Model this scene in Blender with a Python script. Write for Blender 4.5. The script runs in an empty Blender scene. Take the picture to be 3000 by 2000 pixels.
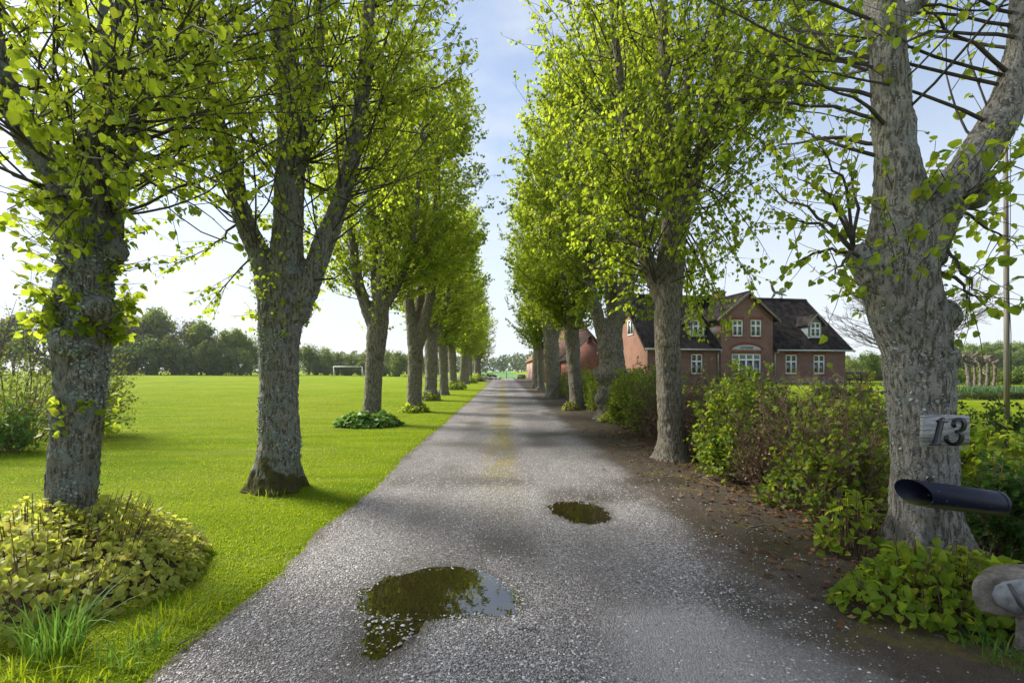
import bpy, math, random
import numpy as np
from mathutils import Matrix, Vector

# ------------------------------------------------------------------ camera, sky, sun, exposure
SC = bpy.context.scene
COL = SC.collection
F, VX, HY, H = 1333.0, 1475.0, 1085.0, 1.5      # focal length and horizon in photo pixels, eye height in metres

cam = bpy.data.cameras.new('camera')
cam.sensor_width = 36.0
cam.lens = 36.0 * F / 3000.0
cam.shift_x = (1500.0 - VX) / 3000.0
cam.shift_y = (HY - 1000.0) / 3000.0
cam.clip_start, cam.clip_end = 0.05, 3000.0
cam_o = bpy.data.objects.new('camera', cam)
COL.objects.link(cam_o)
cam_o.location = (0, 0, H)
cam_o.rotation_euler = (math.radians(90), 0, 0)
SC.camera = cam_o

SUN_AZ, SUN_EL = math.radians(-62), math.radians(38)     # azimuth clockwise from +Y
world = bpy.data.worlds.new('World')
SC.world = world
world.use_nodes = True
wn = world.node_tree
wn.nodes.clear()
def wnode(t, **k):
    n = wn.nodes.new(t)
    for a, b in k.items():
        setattr(n, a, b)
    return n
w_out = wnode('ShaderNodeOutputWorld')
w_bg = wnode('ShaderNodeBackground')
w_sky = wnode('ShaderNodeTexSky', sky_type='NISHITA', sun_disc=False)
w_sky.sun_elevation, w_sky.sun_rotation = SUN_EL, SUN_AZ
w_sky.air_density, w_sky.dust_density, w_sky.ozone_density = 1.0, 0.5, 1.2
w_tc = wnode('ShaderNodeTexCoord')
w_map = wnode('ShaderNodeMapping')
w_map.inputs['Scale'].default_value = (1.0, 1.0, 2.6)
w_noise = wnode('ShaderNodeTexNoise')
w_noise.inputs['Scale'].default_value = 2.3
w_noise.inputs['Detail'].default_value = 7.0
w_noise.inputs['Roughness'].default_value = 0.55
w_ramp = wnode('ShaderNodeMapRange', interpolation_type='SMOOTHSTEP')
w_ramp.inputs[1].default_value, w_ramp.inputs[2].default_value = 0.40, 0.72
w_ramp.inputs[3].default_value, w_ramp.inputs[4].default_value = 0.24, 0.84
w_sep = wnode('ShaderNodeSeparateXYZ')
w_low = wnode('ShaderNodeMapRange', interpolation_type='SMOOTHSTEP')      # veil thickens towards the horizon
w_low.inputs[1].default_value, w_low.inputs[2].default_value = 0.62, 0.0
w_low.inputs[3].default_value, w_low.inputs[4].default_value = 0.18, 0.95
w_max = wnode('ShaderNodeMath', operation='MAXIMUM')
w_mix = wnode('ShaderNodeMix', data_type='RGBA')
w_mix.inputs['B'].default_value = (4.2, 4.45, 4.8, 1)     # thin high cloud
wl = wn.links
wl.new(w_tc.outputs['Generated'], w_map.inputs['Vector'])
wl.new(w_map.outputs['Vector'], w_noise.inputs['Vector'])
wl.new(w_noise.outputs['Fac'], w_ramp.inputs[0])
wl.new(w_tc.outputs['Generated'], w_sep.inputs[0])
wl.new(w_sep.outputs[2], w_low.inputs[0])
wl.new(w_ramp.outputs[0], w_max.inputs[0])
wl.new(w_low.outputs[0], w_max.inputs[1])
wl.new(w_max.outputs[0], w_mix.inputs['Factor'])
wl.new(w_sky.outputs['Color'], w_mix.inputs['A'])
wl.new(w_mix.outputs['Result'], w_bg.inputs['Color'])
wl.new(w_bg.outputs['Background'], w_out.inputs['Surface'])
w_bg.inputs['Strength'].default_value = 0.061

sun = bpy.data.lights.new('sun', 'SUN')
sun.energy, sun.angle, sun.color = 2.9, math.radians(20.0), (1.0, 0.94, 0.82)
sun_o = bpy.data.objects.new('sun', sun)
COL.objects.link(sun_o)
to_sun = Vector((math.sin(SUN_AZ) * math.cos(SUN_EL), math.cos(SUN_AZ) * math.cos(SUN_EL), math.sin(SUN_EL)))
sun_o.rotation_euler = to_sun.to_track_quat('Z', 'Y').to_euler()

vs = SC.view_settings
vs.view_transform, vs.look, vs.gamma, vs.use_curve_mapping = 'Standard', 'None', 1.0, False
vs.exposure = 1.84

# ------------------------------------------------------------------ helpers
def P(px, py, Y):
    return np.array([(px - VX) / F * Y, Y, H + (HY - py) / F * Y])

def norm(a):
    return a / np.maximum(np.linalg.norm(a, axis=-1, keepdims=True), 1e-9)

def _hash(ix, iy, iz):
    h = (ix.astype(np.int64) * 374761393 + iy.astype(np.int64) * 668265263 + iz.astype(np.int64) * 1274126177) & 0xFFFFFFFF
    h = ((h ^ (h >> 13)) * 1103515245) & 0xFFFFFFFF
    return ((h ^ (h >> 16)) & 0xFFFF) / 65535.0

def vnoise(p):
    p = np.asarray(p, float)
    i = np.floor(p).astype(np.int64)
    f = p - i
    f = f * f * (3 - 2 * f)
    r = 0
    for dx in (0, 1):
        for dy in (0, 1):
            for dz in (0, 1):
                w = (f[:, 0] if dx else 1 - f[:, 0]) * (f[:, 1] if dy else 1 - f[:, 1]) * (f[:, 2] if dz else 1 - f[:, 2])
                r = r + w * _hash(i[:, 0] + dx, i[:, 1] + dy, i[:, 2] + dz)
    return r

def fbm(p, octaves=3):
    r, a, s = 0, 0.5, 1.0
    for _ in range(octaves):
        r = r + a * vnoise(p * s)
        a, s = a * 0.5, s * 2.03
    return r / (1 - 0.5 ** octaves)

def mesh_np(name, V, polys, mats, smooth=False, midx=None):
    me = bpy.data.meshes.new(name)
    V = np.ascontiguousarray(V, dtype=np.float32).reshape(-1, 3)
    polys = [np.asarray(p, dtype=np.int32) for p in polys if len(p)]
    loops = np.concatenate([p.ravel() for p in polys])
    sizes = np.concatenate([np.full(len(p), p.shape[1], np.int32) for p in polys])
    me.vertices.add(len(V))
    me.vertices.foreach_set('co', V.ravel())
    me.loops.add(len(loops))
    me.loops.foreach_set('vertex_index', loops)
    me.polygons.add(len(sizes))
    me.polygons.foreach_set('loop_start', np.concatenate([[0], np.cumsum(sizes)[:-1]]).astype(np.int32))
    for m in (mats if isinstance(mats, (list, tuple)) else [mats]):
        me.materials.append(m)
    if midx is not None:
        me.polygons.foreach_set('material_index', np.asarray(midx, np.int32))
    if smooth:
        me.polygons.foreach_set('use_smooth', np.ones(len(sizes), bool))
    me.update(calc_edges=True)
    return me

def link(name, data, parent=None, loc=None, rot=None, scale=None):
    o = bpy.data.objects.new(name, data)
    COL.objects.link(o)
    if parent is not None:
        o.parent = parent
    if loc is not None:
        o.location = loc
    if rot is not None:
        o.rotation_euler = rot
    if scale is not None:
        o.scale = scale
    return o

def tag(o, label=None, cat=None, group=None, kind=None):
    for k, v in (('label', label), ('category', cat), ('group', group), ('kind', kind)):
        if v:
            o[k] = v
    return o

def thing(name, label, cat, loc=(0, 0, 0), rz=0.0, group=None):
    return tag(link(name, None, None, loc, (0, 0, rz)), label, cat, group)

class MB:
    """collects vertices and polygons for one mesh"""
    def __init__(self):
        self.V, self.P, self.n = [], [], 0
    def add(self, V, polys):
        V = np.asarray(V, float).reshape(-1, 3)
        for p in polys:
            if len(p):
                self.P.append(np.asarray(p, np.int64) + self.n)
        self.V.append(V)
        self.n += len(V)
        return self
    def box(self, x0, x1, y0, y1, z0, z1):
        v = [(x, y, z) for z in (z0, z1) for y in (y0, y1) for x in (x0, x1)]
        return self.add(v, [[(0, 2, 3, 1), (4, 5, 7, 6), (0, 1, 5, 4), (2, 6, 7, 3), (0, 4, 6, 2), (1, 3, 7, 5)]])
    def prism(self, pts, off):
        """closed polygon pts (n,3) extruded by the vector off"""
        pts = np.asarray(pts, float)
        n = len(pts)
        self.add(np.vstack([pts, pts + np.asarray(off, float)]),
                 [[list(range(n))[::-1]], [list(range(n, 2 * n))], [(i, (i + 1) % n, n + (i + 1) % n, n + i) for i in range(n)]])
        return self
    def tube(self, pts, rad, sides=8, cap=True):
        V, Q = tubes(np.asarray(pts, float)[None], np.asarray(rad, float)[None], sides)
        polys = [Q]
        if cap:
            n = len(pts)
            polys.append([tuple(range(sides))[::-1]])
            polys.append([tuple(range((n - 1) * sides, n * sides))])
        return self.add(V, polys)
    def mesh(self, name, mats, smooth=False):
        by = {}
        for p in self.P:
            by.setdefault(p.shape[1], []).append(p)
        return mesh_np(name, np.vstack(self.V), [np.vstack(v) for v in by.values()], mats, smooth)
    def build(self, name, mats, parent=None, smooth=False, **k):
        return link(name, self.mesh(name, mats, smooth), parent, **k)

def tubes(pts, rad, sides=3):
    """pts (T,n,3), rad (T,n): T tubes in one go"""
    T, n, _ = pts.shape
    tan = np.gradient(pts, axis=1)
    tan = norm(tan)
    ref = np.where(np.abs(tan[:, :1, 2:3]) > 0.8, np.array([1.0, 0.1, 0]), np.array([0.1, 0.05, 1.0]))
    ref = np.repeat(ref, n, axis=1)
    a = norm(np.cross(tan, ref))
    b = np.cross(tan, a)
    ang = np.arange(sides) / sides * 2 * np.pi
    ring = pts[:, :, None] + rad[:, :, None, None] * (np.cos(ang)[None, None, :, None] * a[:, :, None] + np.sin(ang)[None, None, :, None] * b[:, :, None])
    V = ring.reshape(-1, 3)
    i = np.arange(n - 1)[:, None] * sides
    s = np.arange(sides)[None]
    q = np.stack([i + s, i + (s + 1) % sides, i + sides + (s + 1) % sides, i + sides + s], -1).reshape(-1, 4)
    Q = (q[None] + (np.arange(T) * n * sides)[:, None, None]).reshape(-1, 4)
    return V, Q

LEAF_NEAR = (np.array([(0, 0, 0), (0, .5, -.02), (0, 1.05, -.30), (-.34, .02, .12), (-.48, .42, .15), (-.27, .82, -.06), (.34, .02, .12), (.48, .42, .15), (.27, .82, -.06)], float),
             [np.array([(0, 1, 4, 3), (1, 2, 5, 4), (0, 6, 7, 1), (1, 7, 8, 2)])])
LEAF_FAR = (np.array([(0, 0, 0), (-.46, .45, .1), (0, 1.05, -.1), (.46, .45, .1)], float), [np.array([(0, 2, 1), (0, 3, 2)])])
LEAF_MID = (np.array([(0, 0, 0), (-.40, .12, .11), (-.42, .62, .07), (0, 1.05, -.24), (.40, .12, .11), (.42, .62, .07)], float), [np.array([(0, 3, 2, 1), (0, 4, 5, 3)])])
LEAF_BLOB = (np.array([(-.1, 0, 0), (-.5, .5, .1), (0, 1.0, -.1), (.5, .42, .1), (.15, 0, 0)], float), [np.array([(0, 4, 3, 2, 1)])])

def leaf_mesh_arrays(pos, axis, nrm, size, tmpl):
    T, polys = tmpl
    y = norm(axis)
    x = norm(np.cross(y, nrm))
    z = np.cross(x, y)
    V = pos[:, None] + size[:, None, None] * (T[None, :, 0:1] * x[:, None] + T[None, :, 1:2] * y[:, None] + T[None, :, 2:3] * z[:, None])
    k = len(T)
    off = (np.arange(len(pos)) * k)[:, None, None]
    return V.reshape(-1, 3), [(p[None] + off).reshape(-1, p.shape[1]) for p in polys]

# ------------------------------------------------------------------ materials
def mat(name):
    m = bpy.data.materials.new(name)
    m.use_nodes = True
    m.node_tree.nodes.clear()
    return m

class NT:
    def __init__(self, name):
        self.m = mat(name)
        self.t = self.m.node_tree
        self.out = self.n('ShaderNodeOutputMaterial')
    def n(self, typ, ins=None, **k):
        x = self.t.nodes.new(typ)
        for a, b in k.items():
            setattr(x, a, b)
        for a, b in (ins or {}).items():
            self.set(x.inputs[a], b)
        return x
    def set(self, sock, v):
        if hasattr(v, 'is_linked') or isinstance(v, bpy.types.NodeSocket):
            self.t.links.new(v, sock)
        elif isinstance(v, (tuple, list)) and len(v) == 3 and sock.type == 'RGBA':
            sock.default_value = (*v, 1)
        else:
            sock.default_value = v
    def pos(self, scale=(1, 1, 1), kind='Object', rot=None):
        c = self.n('ShaderNodeTexCoord').outputs[kind] if kind != 'World' else self.n('ShaderNodeNewGeometry').outputs['Position']
        mp = self.n('ShaderNodeMapping', {'Vector': c, 'Scale': scale})
        if rot:
            mp.inputs['Rotation'].default_value = rot
        return mp.outputs[0]
    def noise(self, vec, scale, detail=3.0, rough=0.55):
        return self.n('ShaderNodeTexNoise', {'Vector': vec, 'Scale': scale, 'Detail': detail, 'Roughness': rough}).outputs['Fac']
    def rng(self, v, a, b, c=0.0, d=1.0, smooth=True):
        x = self.n('ShaderNodeMapRange', {0: v, 1: a, 2: b, 3: c, 4: d}, interpolation_type='SMOOTHSTEP' if smooth else 'LINEAR')
        return x.outputs[0]
    def mix(self, f, a, b, blend='MIX'):
        x = self.n('ShaderNodeMix', data_type='RGBA', blend_type=blend)
        self.set(x.inputs[0], f)
        self.set(x.inputs[6], a)
        self.set(x.inputs[7], b)
        return x.outputs[2]
    def math(self, op, a, b=None, c=None):
        x = self.n('ShaderNodeMath', operation=op)
        for i, v in enumerate((a, b, c)):
            if v is not None:
                self.set(x.inputs[i], v)
        return x.outputs[0]
    def ramp(self, v, stops):
        x = self.n('ShaderNodeValToRGB', {0: v})
        e = x.color_ramp.elements
        while len(e) < len(stops):
            e.new(0.5)
        for el, (p, c) in zip(e, stops):
            el.position = p
            el.color = (*c, 1)
        return x.outputs[0]
    def bump(self, h, strength, dist):
        return self.n('ShaderNodeBump', {'Height': h, 'Strength': strength, 'Distance': dist}).outputs[0]
    def bsdf(self, color, rough=0.8, normal=None, **k):
        b = self.n('ShaderNodeBsdfPrincipled', {'Base Color': color, 'Roughness': rough})
        for a, v in k.items():
            self.set(b.inputs[a.replace('_', ' ')], v)
        if normal is not None:
            self.set(b.inputs['Normal'], normal)
        return b.outputs[0]
    def done(self, shader):
        self.t.links.new(shader, self.out.inputs['Surface'])
        return self.m

def plain(name, col, rough=0.6, var=0.12, scale=6.0, bump=0.0, **k):
    t = NT(name)
    v = t.noise(t.pos(), scale, 5.0)
    lo = tuple(c * (1 - var * 1.6) for c in col)
    hi = tuple(min(1, c * (1 + var * 1.6)) for c in col)
    c = t.mix(t.rng(v, .3, .7), lo, hi)
    nrm = t.bump(v, bump, 0.02) if bump else None
    return t.done(t.bsdf(c, rough, nrm, **k))

def leaf_mat(name, dark, light, trans, yellow=(0.30, 0.27, 0.03), ymix=0.25, gloss=0.35, tw=0.5):
    t = NT(name)
    r = t.n('ShaderNodeNewGeometry').outputs['Random Per Island']
    o = t.n('ShaderNodeObjectInfo').outputs['Random']
    v = t.math('FRACT', t.math('ADD', r, o))
    c = t.mix(v, dark, light)
    v2 = t.math('FRACT', t.math('MULTIPLY', v, 7.31))
    c = t.mix(t.rng(v2, 1 - ymix, 1.0, 0, .7), c, yellow)
    tc = t.mix(v, tuple(a * .8 for a in trans), trans)
    tc = t.mix(t.rng(v2, 1 - ymix, 1.0, 0, .5), tc, tuple(a * 1.6 for a in yellow))
    veins = t.noise(t.pos((1, 1, 1)), 90.0, 2.0)
    d = t.n('ShaderNodeBsdfPrincipled', {'Base Color': c, 'Roughness': gloss + .15, 'Specular IOR Level': 0.2})
    t.set(d.inputs['Normal'], t.bump(veins, 0.15, 0.01))
    tr = t.n('ShaderNodeBsdfTranslucent', {'Color': tc})
    s = t.n('ShaderNodeMixShader', {0: tw, 1: d.outputs[0], 2: tr.outputs[0]})
    return t.done(s.outputs[0])

def bark_mat(name, lichen=0.5, moss=0.3, base=((.032, .026, .017), (.25, .22, .17)), lich=(.42, .45, .40), top_moss=0.0):
    t = NT(name)
    p = t.pos()
    ps = t.pos((1, 1, .22))
    warp = t.n('ShaderNodeTexNoise', {'Vector': p, 'Scale': 4.0, 'Detail': 2.0}).outputs['Color']
    pw = t.n('ShaderNodeVectorMath', {0: ps, 1: t.n('ShaderNodeVectorMath', {0: warp, 3: 0.06}, operation='SCALE').outputs[0]}, operation='ADD').outputs[0]
    fis = t.noise(pw, 42.0, 5.0, .65)
    fine = t.noise(p, 130.0, 4.0, .7)
    c = t.mix(t.rng(fis, .42, .57), base[0], base[1])
    c = t.mix(t.rng(fine, .35, .65, 0, .35), c, tuple(x * 1.7 for x in base[1]))
    big = t.noise(p, 3.1, 4.0, .6)
    c = t.mix(t.rng(big, .52, .72, 0, moss), c, (.075, .072, .022))          # green algae
    l1 = t.noise(p, 9.0, 6.0, .7)
    blot = t.rng(l1, .60 - .12 * lichen, .66 - .1 * lichen, 0, .85)
    spk = t.n('ShaderNodeTexVoronoi', {'Vector': p, 'Scale': 38.0, 'Randomness': 1.0}).outputs['Distance']
    spk = t.math('MULTIPLY', t.rng(spk, .34, .18), t.rng(t.noise(p, 6.0, 3.0), .42, .62))
    c = t.mix(t.math('MULTIPLY', blot, t.rng(fine, .3, .6, .35, 1)), c, tuple(x * .62 for x in lich))
    c = t.mix(t.math('MULTIPLY', spk, .75 * lichen + .2), c, lich)
    yl = t.noise(t.pos((1.3, 1.3, .8)), 4.2, 6.0, .75)
    c = t.mix(t.rng(yl, .63, .70, 0, .55 * lichen), c, (.20, .16, .025))
    if top_moss:
        z = t.n('ShaderNodeSeparateXYZ', {0: t.n('ShaderNodeTexCoord').outputs['Object']}).outputs[2]
        zz = t.math('ADD', z, t.rng(t.noise(p, 5.0, 4.0), .2, .8, .45, -.45, False))
        c = t.mix(t.rng(zz, .40, .22, 0, top_moss), c, t.mix(fine, (.03, .027, .009), (.12, .108, .02)))
    h = t.math('ADD', t.math('MULTIPLY', fis, 1.0), t.math('MULTIPLY', fine, .35))
    h = t.math('ADD', h, t.math('MULTIPLY', blot, .25))
    return t.done(t.bsdf(c, .95, t.bump(h, 1.0, .045), Specular_IOR_Level=.15))

M = {}
M['bark'] = bark_mat('lime_bark', .35, .7)
M['bark_lichen'] = bark_mat('lichen_bark', .95, .6, base=((.030, .026, .019), (.29, .27, .22)), lich=(.42, .48, .45), top_moss=0.9)
M['bark_grey'] = bark_mat('grey_bark', .75, .75, base=((.036, .030, .023), (.38, .355, .315)), lich=(.58, .58, .57), top_moss=.35)
M['lichen'] = leaf_mat('lichen_crust', (.19, .23, .21), (.40, .45, .42), (.05, .06, .05), yellow=(.2, .17, .04), ymix=.12, gloss=.7, tw=.08)
M['twig'] = plain('twig_bark', (.055, .043, .032), .8, .35, 8.0)
M['twig_brown'] = plain('brown_twig', (.125, .080, .052), .8, .4, 8.0)
M['twig_grey'] = plain('grey_twig', (.10, .085, .075), .8, .3, 8.0)
M['leaf'] = leaf_mat('lime_leaf', (.095, .165, .012), (.165, .25, .02), (.56, .68, .04), ymix=.16, tw=.58)
M['leaf_fresh'] = leaf_mat('fresh_leaf', (.105, .18, .018), (.19, .28, .028), (.56, .68, .045), ymix=.15, tw=.56)
M['leaf_hedge'] = leaf_mat('hedge_leaf', (.065, .125, .014), (.125, .195, .022), (.34, .44, .03), ymix=.15, tw=.5)
M['leaf_yellow'] = leaf_mat('yellowish_leaf', (.27, .31, .045), (.44, .46, .10), (.62, .66, .09), yellow=(.44, .36, .10), ymix=.25)
M['leaf_dark'] = leaf_mat('dark_leaf', (.022, .062, .012), (.045, .105, .018), (.09, .19, .02), ymix=.06)
M['leaf_box'] = leaf_mat('evergreen_leaf', (.02, .05, .012), (.04, .085, .018), (.05, .11, .015), ymix=.05, tw=.3)
M['leaf_hosta'] = leaf_mat('broad_leaf', (.06, .15, .025), (.13, .26, .05), (.25, .42, .05), ymix=.06, tw=.35)
M['leaf_litter'] = leaf_mat('dry_leaf', (.06, .03, .015), (.19, .095, .045), (.08, .04, .02), yellow=(.25, .17, .08), ymix=.2, tw=.15)
M['leaf_dry'] = leaf_mat('withered_hedge_leaf', (.10, .064, .036), (.22, .145, .08), (.14, .09, .045), yellow=(.12, .17, .03), ymix=.3, tw=.2)
M['leaf_far1'] = leaf_mat('hedgerow_green', (.13, .19, .035), (.20, .27, .045), (.33, .42, .06), ymix=.15, tw=.35)
M['leaf_far2'] = leaf_mat('hedgerow_dark', (.085, .145, .03), (.14, .21, .042), (.22, .31, .05), ymix=.08, tw=.35)
M['leaf_far3'] = leaf_mat('hedgerow_pale', (.13, .135, .065), (.20, .20, .10), (.20, .20, .08), yellow=(.25, .22, .12), ymix=.3, tw=.35)
M['leaf_far4'] = leaf_mat('hedgerow_lime', (.085, .14, .02), (.15, .21, .03), (.25, .32, .03), ymix=.2, tw=.35)
M['leaf_wood'] = leaf_mat('wood_green', (.06, .10, .04), (.11, .155, .06), (.15, .2, .06), ymix=.2, tw=.35)

# ------------------------------------------------------------------ ground
def sstep(a, b, x):
    t = np.clip((np.asarray(x, float) - a) / (b - a), 0, 1)
    return t * t * (3 - 2 * t)

def gh(x, y):
    """height of the land"""
    x, y = np.asarray(x, float), np.asarray(y, float)
    left = .75 * sstep(-8, -60, x) * sstep(18, 75, y)
    garden = .38 * sstep(5.5, 11, x) * sstep(14, 32, y)
    return left + garden

def grid_sheet(xs, ys, zf):
    X, Y = np.meshgrid(xs, ys)
    Z = zf(X, Y)
    V = np.stack([X, Y, Z], -1).reshape(-1, 3)
    nx, ny = len(xs), len(ys)
    i = (np.arange(ny - 1)[:, None] * nx + np.arange(nx - 1)[None]).reshape(-1)
    return V, np.stack([i, i + 1, i + nx + 1, i + nx], -1)

def lawn_mat():
    t = NT('mown_grass')
    p = t.pos((1, 1, 1), 'World')
    big = t.noise(p, .16, 3.0)
    mid = t.noise(t.pos((.5, 2.2, 1), 'World'), .9, 4.0)
    fine = t.noise(p, 22.0, 4.0, .7)
    c = t.mix(t.rng(mid, .35, .68), (.15, .235, .005), (.25, .33, .008))
    c = t.mix(t.rng(big, .40, .66, 0, .6), c, (.31, .335, .035))
    mow = t.noise(t.pos((.25, 1.1, 1), 'World', (0, 0, .35)), 1.0, 4.0, .6)
    c = t.mix(t.rng(mow, .52, .68, 0, .35), c, (.34, .36, .08))
    c = t.mix(t.rng(fine, .36, .62, .45, 0), c, (.10, .18, .005))
    straw = t.noise(t.pos((.6, 1.6, 1), 'World'), 2.6, 5.0, .7)
    c = t.mix(t.rng(straw, .62, .72, 0, .6), c, (.30, .28, .10))
    d = t.n('ShaderNodeBsdfPrincipled', {'Base Color': c, 'Roughness': .95, 'Specular IOR Level': .03})
    t.set(d.inputs['Normal'], t.bump(t.math('ADD', fine, t.noise(p, 70.0, 2.0)), 1.0, .06))
    return t.done(d.outputs[0])

def field_mat():
    t = NT('young_crop')
    p = t.pos((1, 1, 1), 'World')
    c = t.mix(t.rng(t.noise(p, .06, 4.0), .35, .65), (.045, .15, .016), (.07, .20, .022))
    return t.done(t.bsdf(c, .9, t.bump(t.noise(p, 3.0, 4.0), .6, .1)))

M['lawn'] = lawn_mat()
M['field'] = field_mat()

xs = np.concatenate([np.linspace(-900, -90, 12), np.linspace(-80, -8, 30), np.array([-6,-5,-4,-3,-2.4,-1.9,-1.5,-1.35,0,1,2,3,3.5,3.7,4,5,6,7,8,9,10,11,12]), np.linspace(14, 60, 24), np.linspace(75, 900, 12)])
ys = np.concatenate([np.linspace(-60, -2, 8), np.linspace(0, 40, 41), np.linspace(43, 100, 20), np.linspace(110, 1500, 24)])
V, Q = grid_sheet(xs, ys, lambda x, y: gh(x, y) - .2 * ((x > -1.4) & (x < 3.6) & (y < 85)))
tag(link('lawn', mesh_np('lawn', V, [Q], M['lawn'], True)), 'mown bright green lawn beside the avenue of trees', None, None, 'structure')
V, Q = grid_sheet(np.linspace(-40, 400, 12), np.linspace(92, 700, 12), lambda x, y: 0.02 + 0 * x)
tag(link('field', mesh_np('field', V, [Q], M['field'], True)), 'young green crop field beyond the farmyard', None, None, 'structure')

# puddles: outline in photo pixels laid on the ground
def flat(px, py, z=0.0):
    Y = (H - z) * F / (py - HY)
    return ((px - VX) / F * Y, Y)
BIG = [flat(*p) for p in [(1066, 1752), (1080, 1730), (1120, 1703), (1180, 1684), (1260, 1671), (1330, 1668), (1385, 1676), (1420, 1692), (1460, 1712), (1497, 1738), (1512, 1765), (1500, 1786), (1460, 1795), (1390, 1797), (1330, 1798), (1250, 1804), (1180, 1800), (1120, 1793), (1082, 1786), (1066, 1770)]]
SMALL = [flat(*p) for p in [(1618, 1484), (1640, 1474), (1680, 1470), (1720, 1475), (1755, 1490), (1776, 1507), (1778, 1517), (1760, 1526), (1725, 1531), (1690, 1529), (1650, 1514), (1622, 1500)]]
WET = [flat(*p) for p in [(1080, 1812), (1150, 1820), (1235, 1826), (1215, 1850), (1175, 1885), (1110, 1925), (1062, 1920), (1078, 1870)]]

def poly_sd(poly, x, y):
    """signed distance to a closed polygon, negative inside"""
    poly = np.asarray(poly)
    d = np.full(x.shape, 1e9)
    inside = np.zeros(x.shape, bool)
    n = len(poly)
    for i in range(n):
        a, b = poly[i], poly[(i + 1) % n]
        e = b - a
        t = np.clip(((x - a[0]) * e[0] + (y - a[1]) * e[1]) / (e @ e), 0, 1)
        d = np.minimum(d, np.hypot(x - a[0] - t * e[0], y - a[1] - t * e[1]))
        c = (a[1] > y) != (b[1] > y)
        with np.errstate(divide='ignore', invalid='ignore'):
            xi = a[0] + (y - a[1]) / (b[1] - a[1]) * e[0]
        inside ^= c & (x < xi)
    return np.where(inside, -d, d)

def left_edge(y):
    y = np.asarray(y, float)
    q = np.stack([y * .9, 0 * y, 0 * y + 3], -1).reshape(-1, 3)
    w = (vnoise(q) - .5).reshape(y.shape) * .11 + (vnoise(q * 5).reshape(y.shape) - .5) * .06
    return -1.72 + w - 9.0 * sstep(57, 66, y)

def road_z(x, y):
    z = .012 + 0 * x
    near = (y < 7)
    q = np.stack([x * 1.3, y * 1.3, 0 * x], -1).reshape(-1, 3)
    z = z + (vnoise(q).reshape(x.shape) - .5) * .03 * sstep(-1.9, -1.2, x) * sstep(4.6, 3.6, x)
    for poly, depth in ((BIG, .045), (SMALL, .045), (WET, .005)):
        d = np.where(near, poly_sd(poly, x, y), 1e9)
        z = z * np.where(d < .25, sstep(0, .25, d), 1) - np.where(d < 0.0, depth * sstep(0, -.16, d) + .004, 0)
        if depth > .01:
            z = z + np.where(d < .3, (fbm(q * 9, 2).reshape(x.shape) - .5) * .008, 0)
    return z

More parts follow.
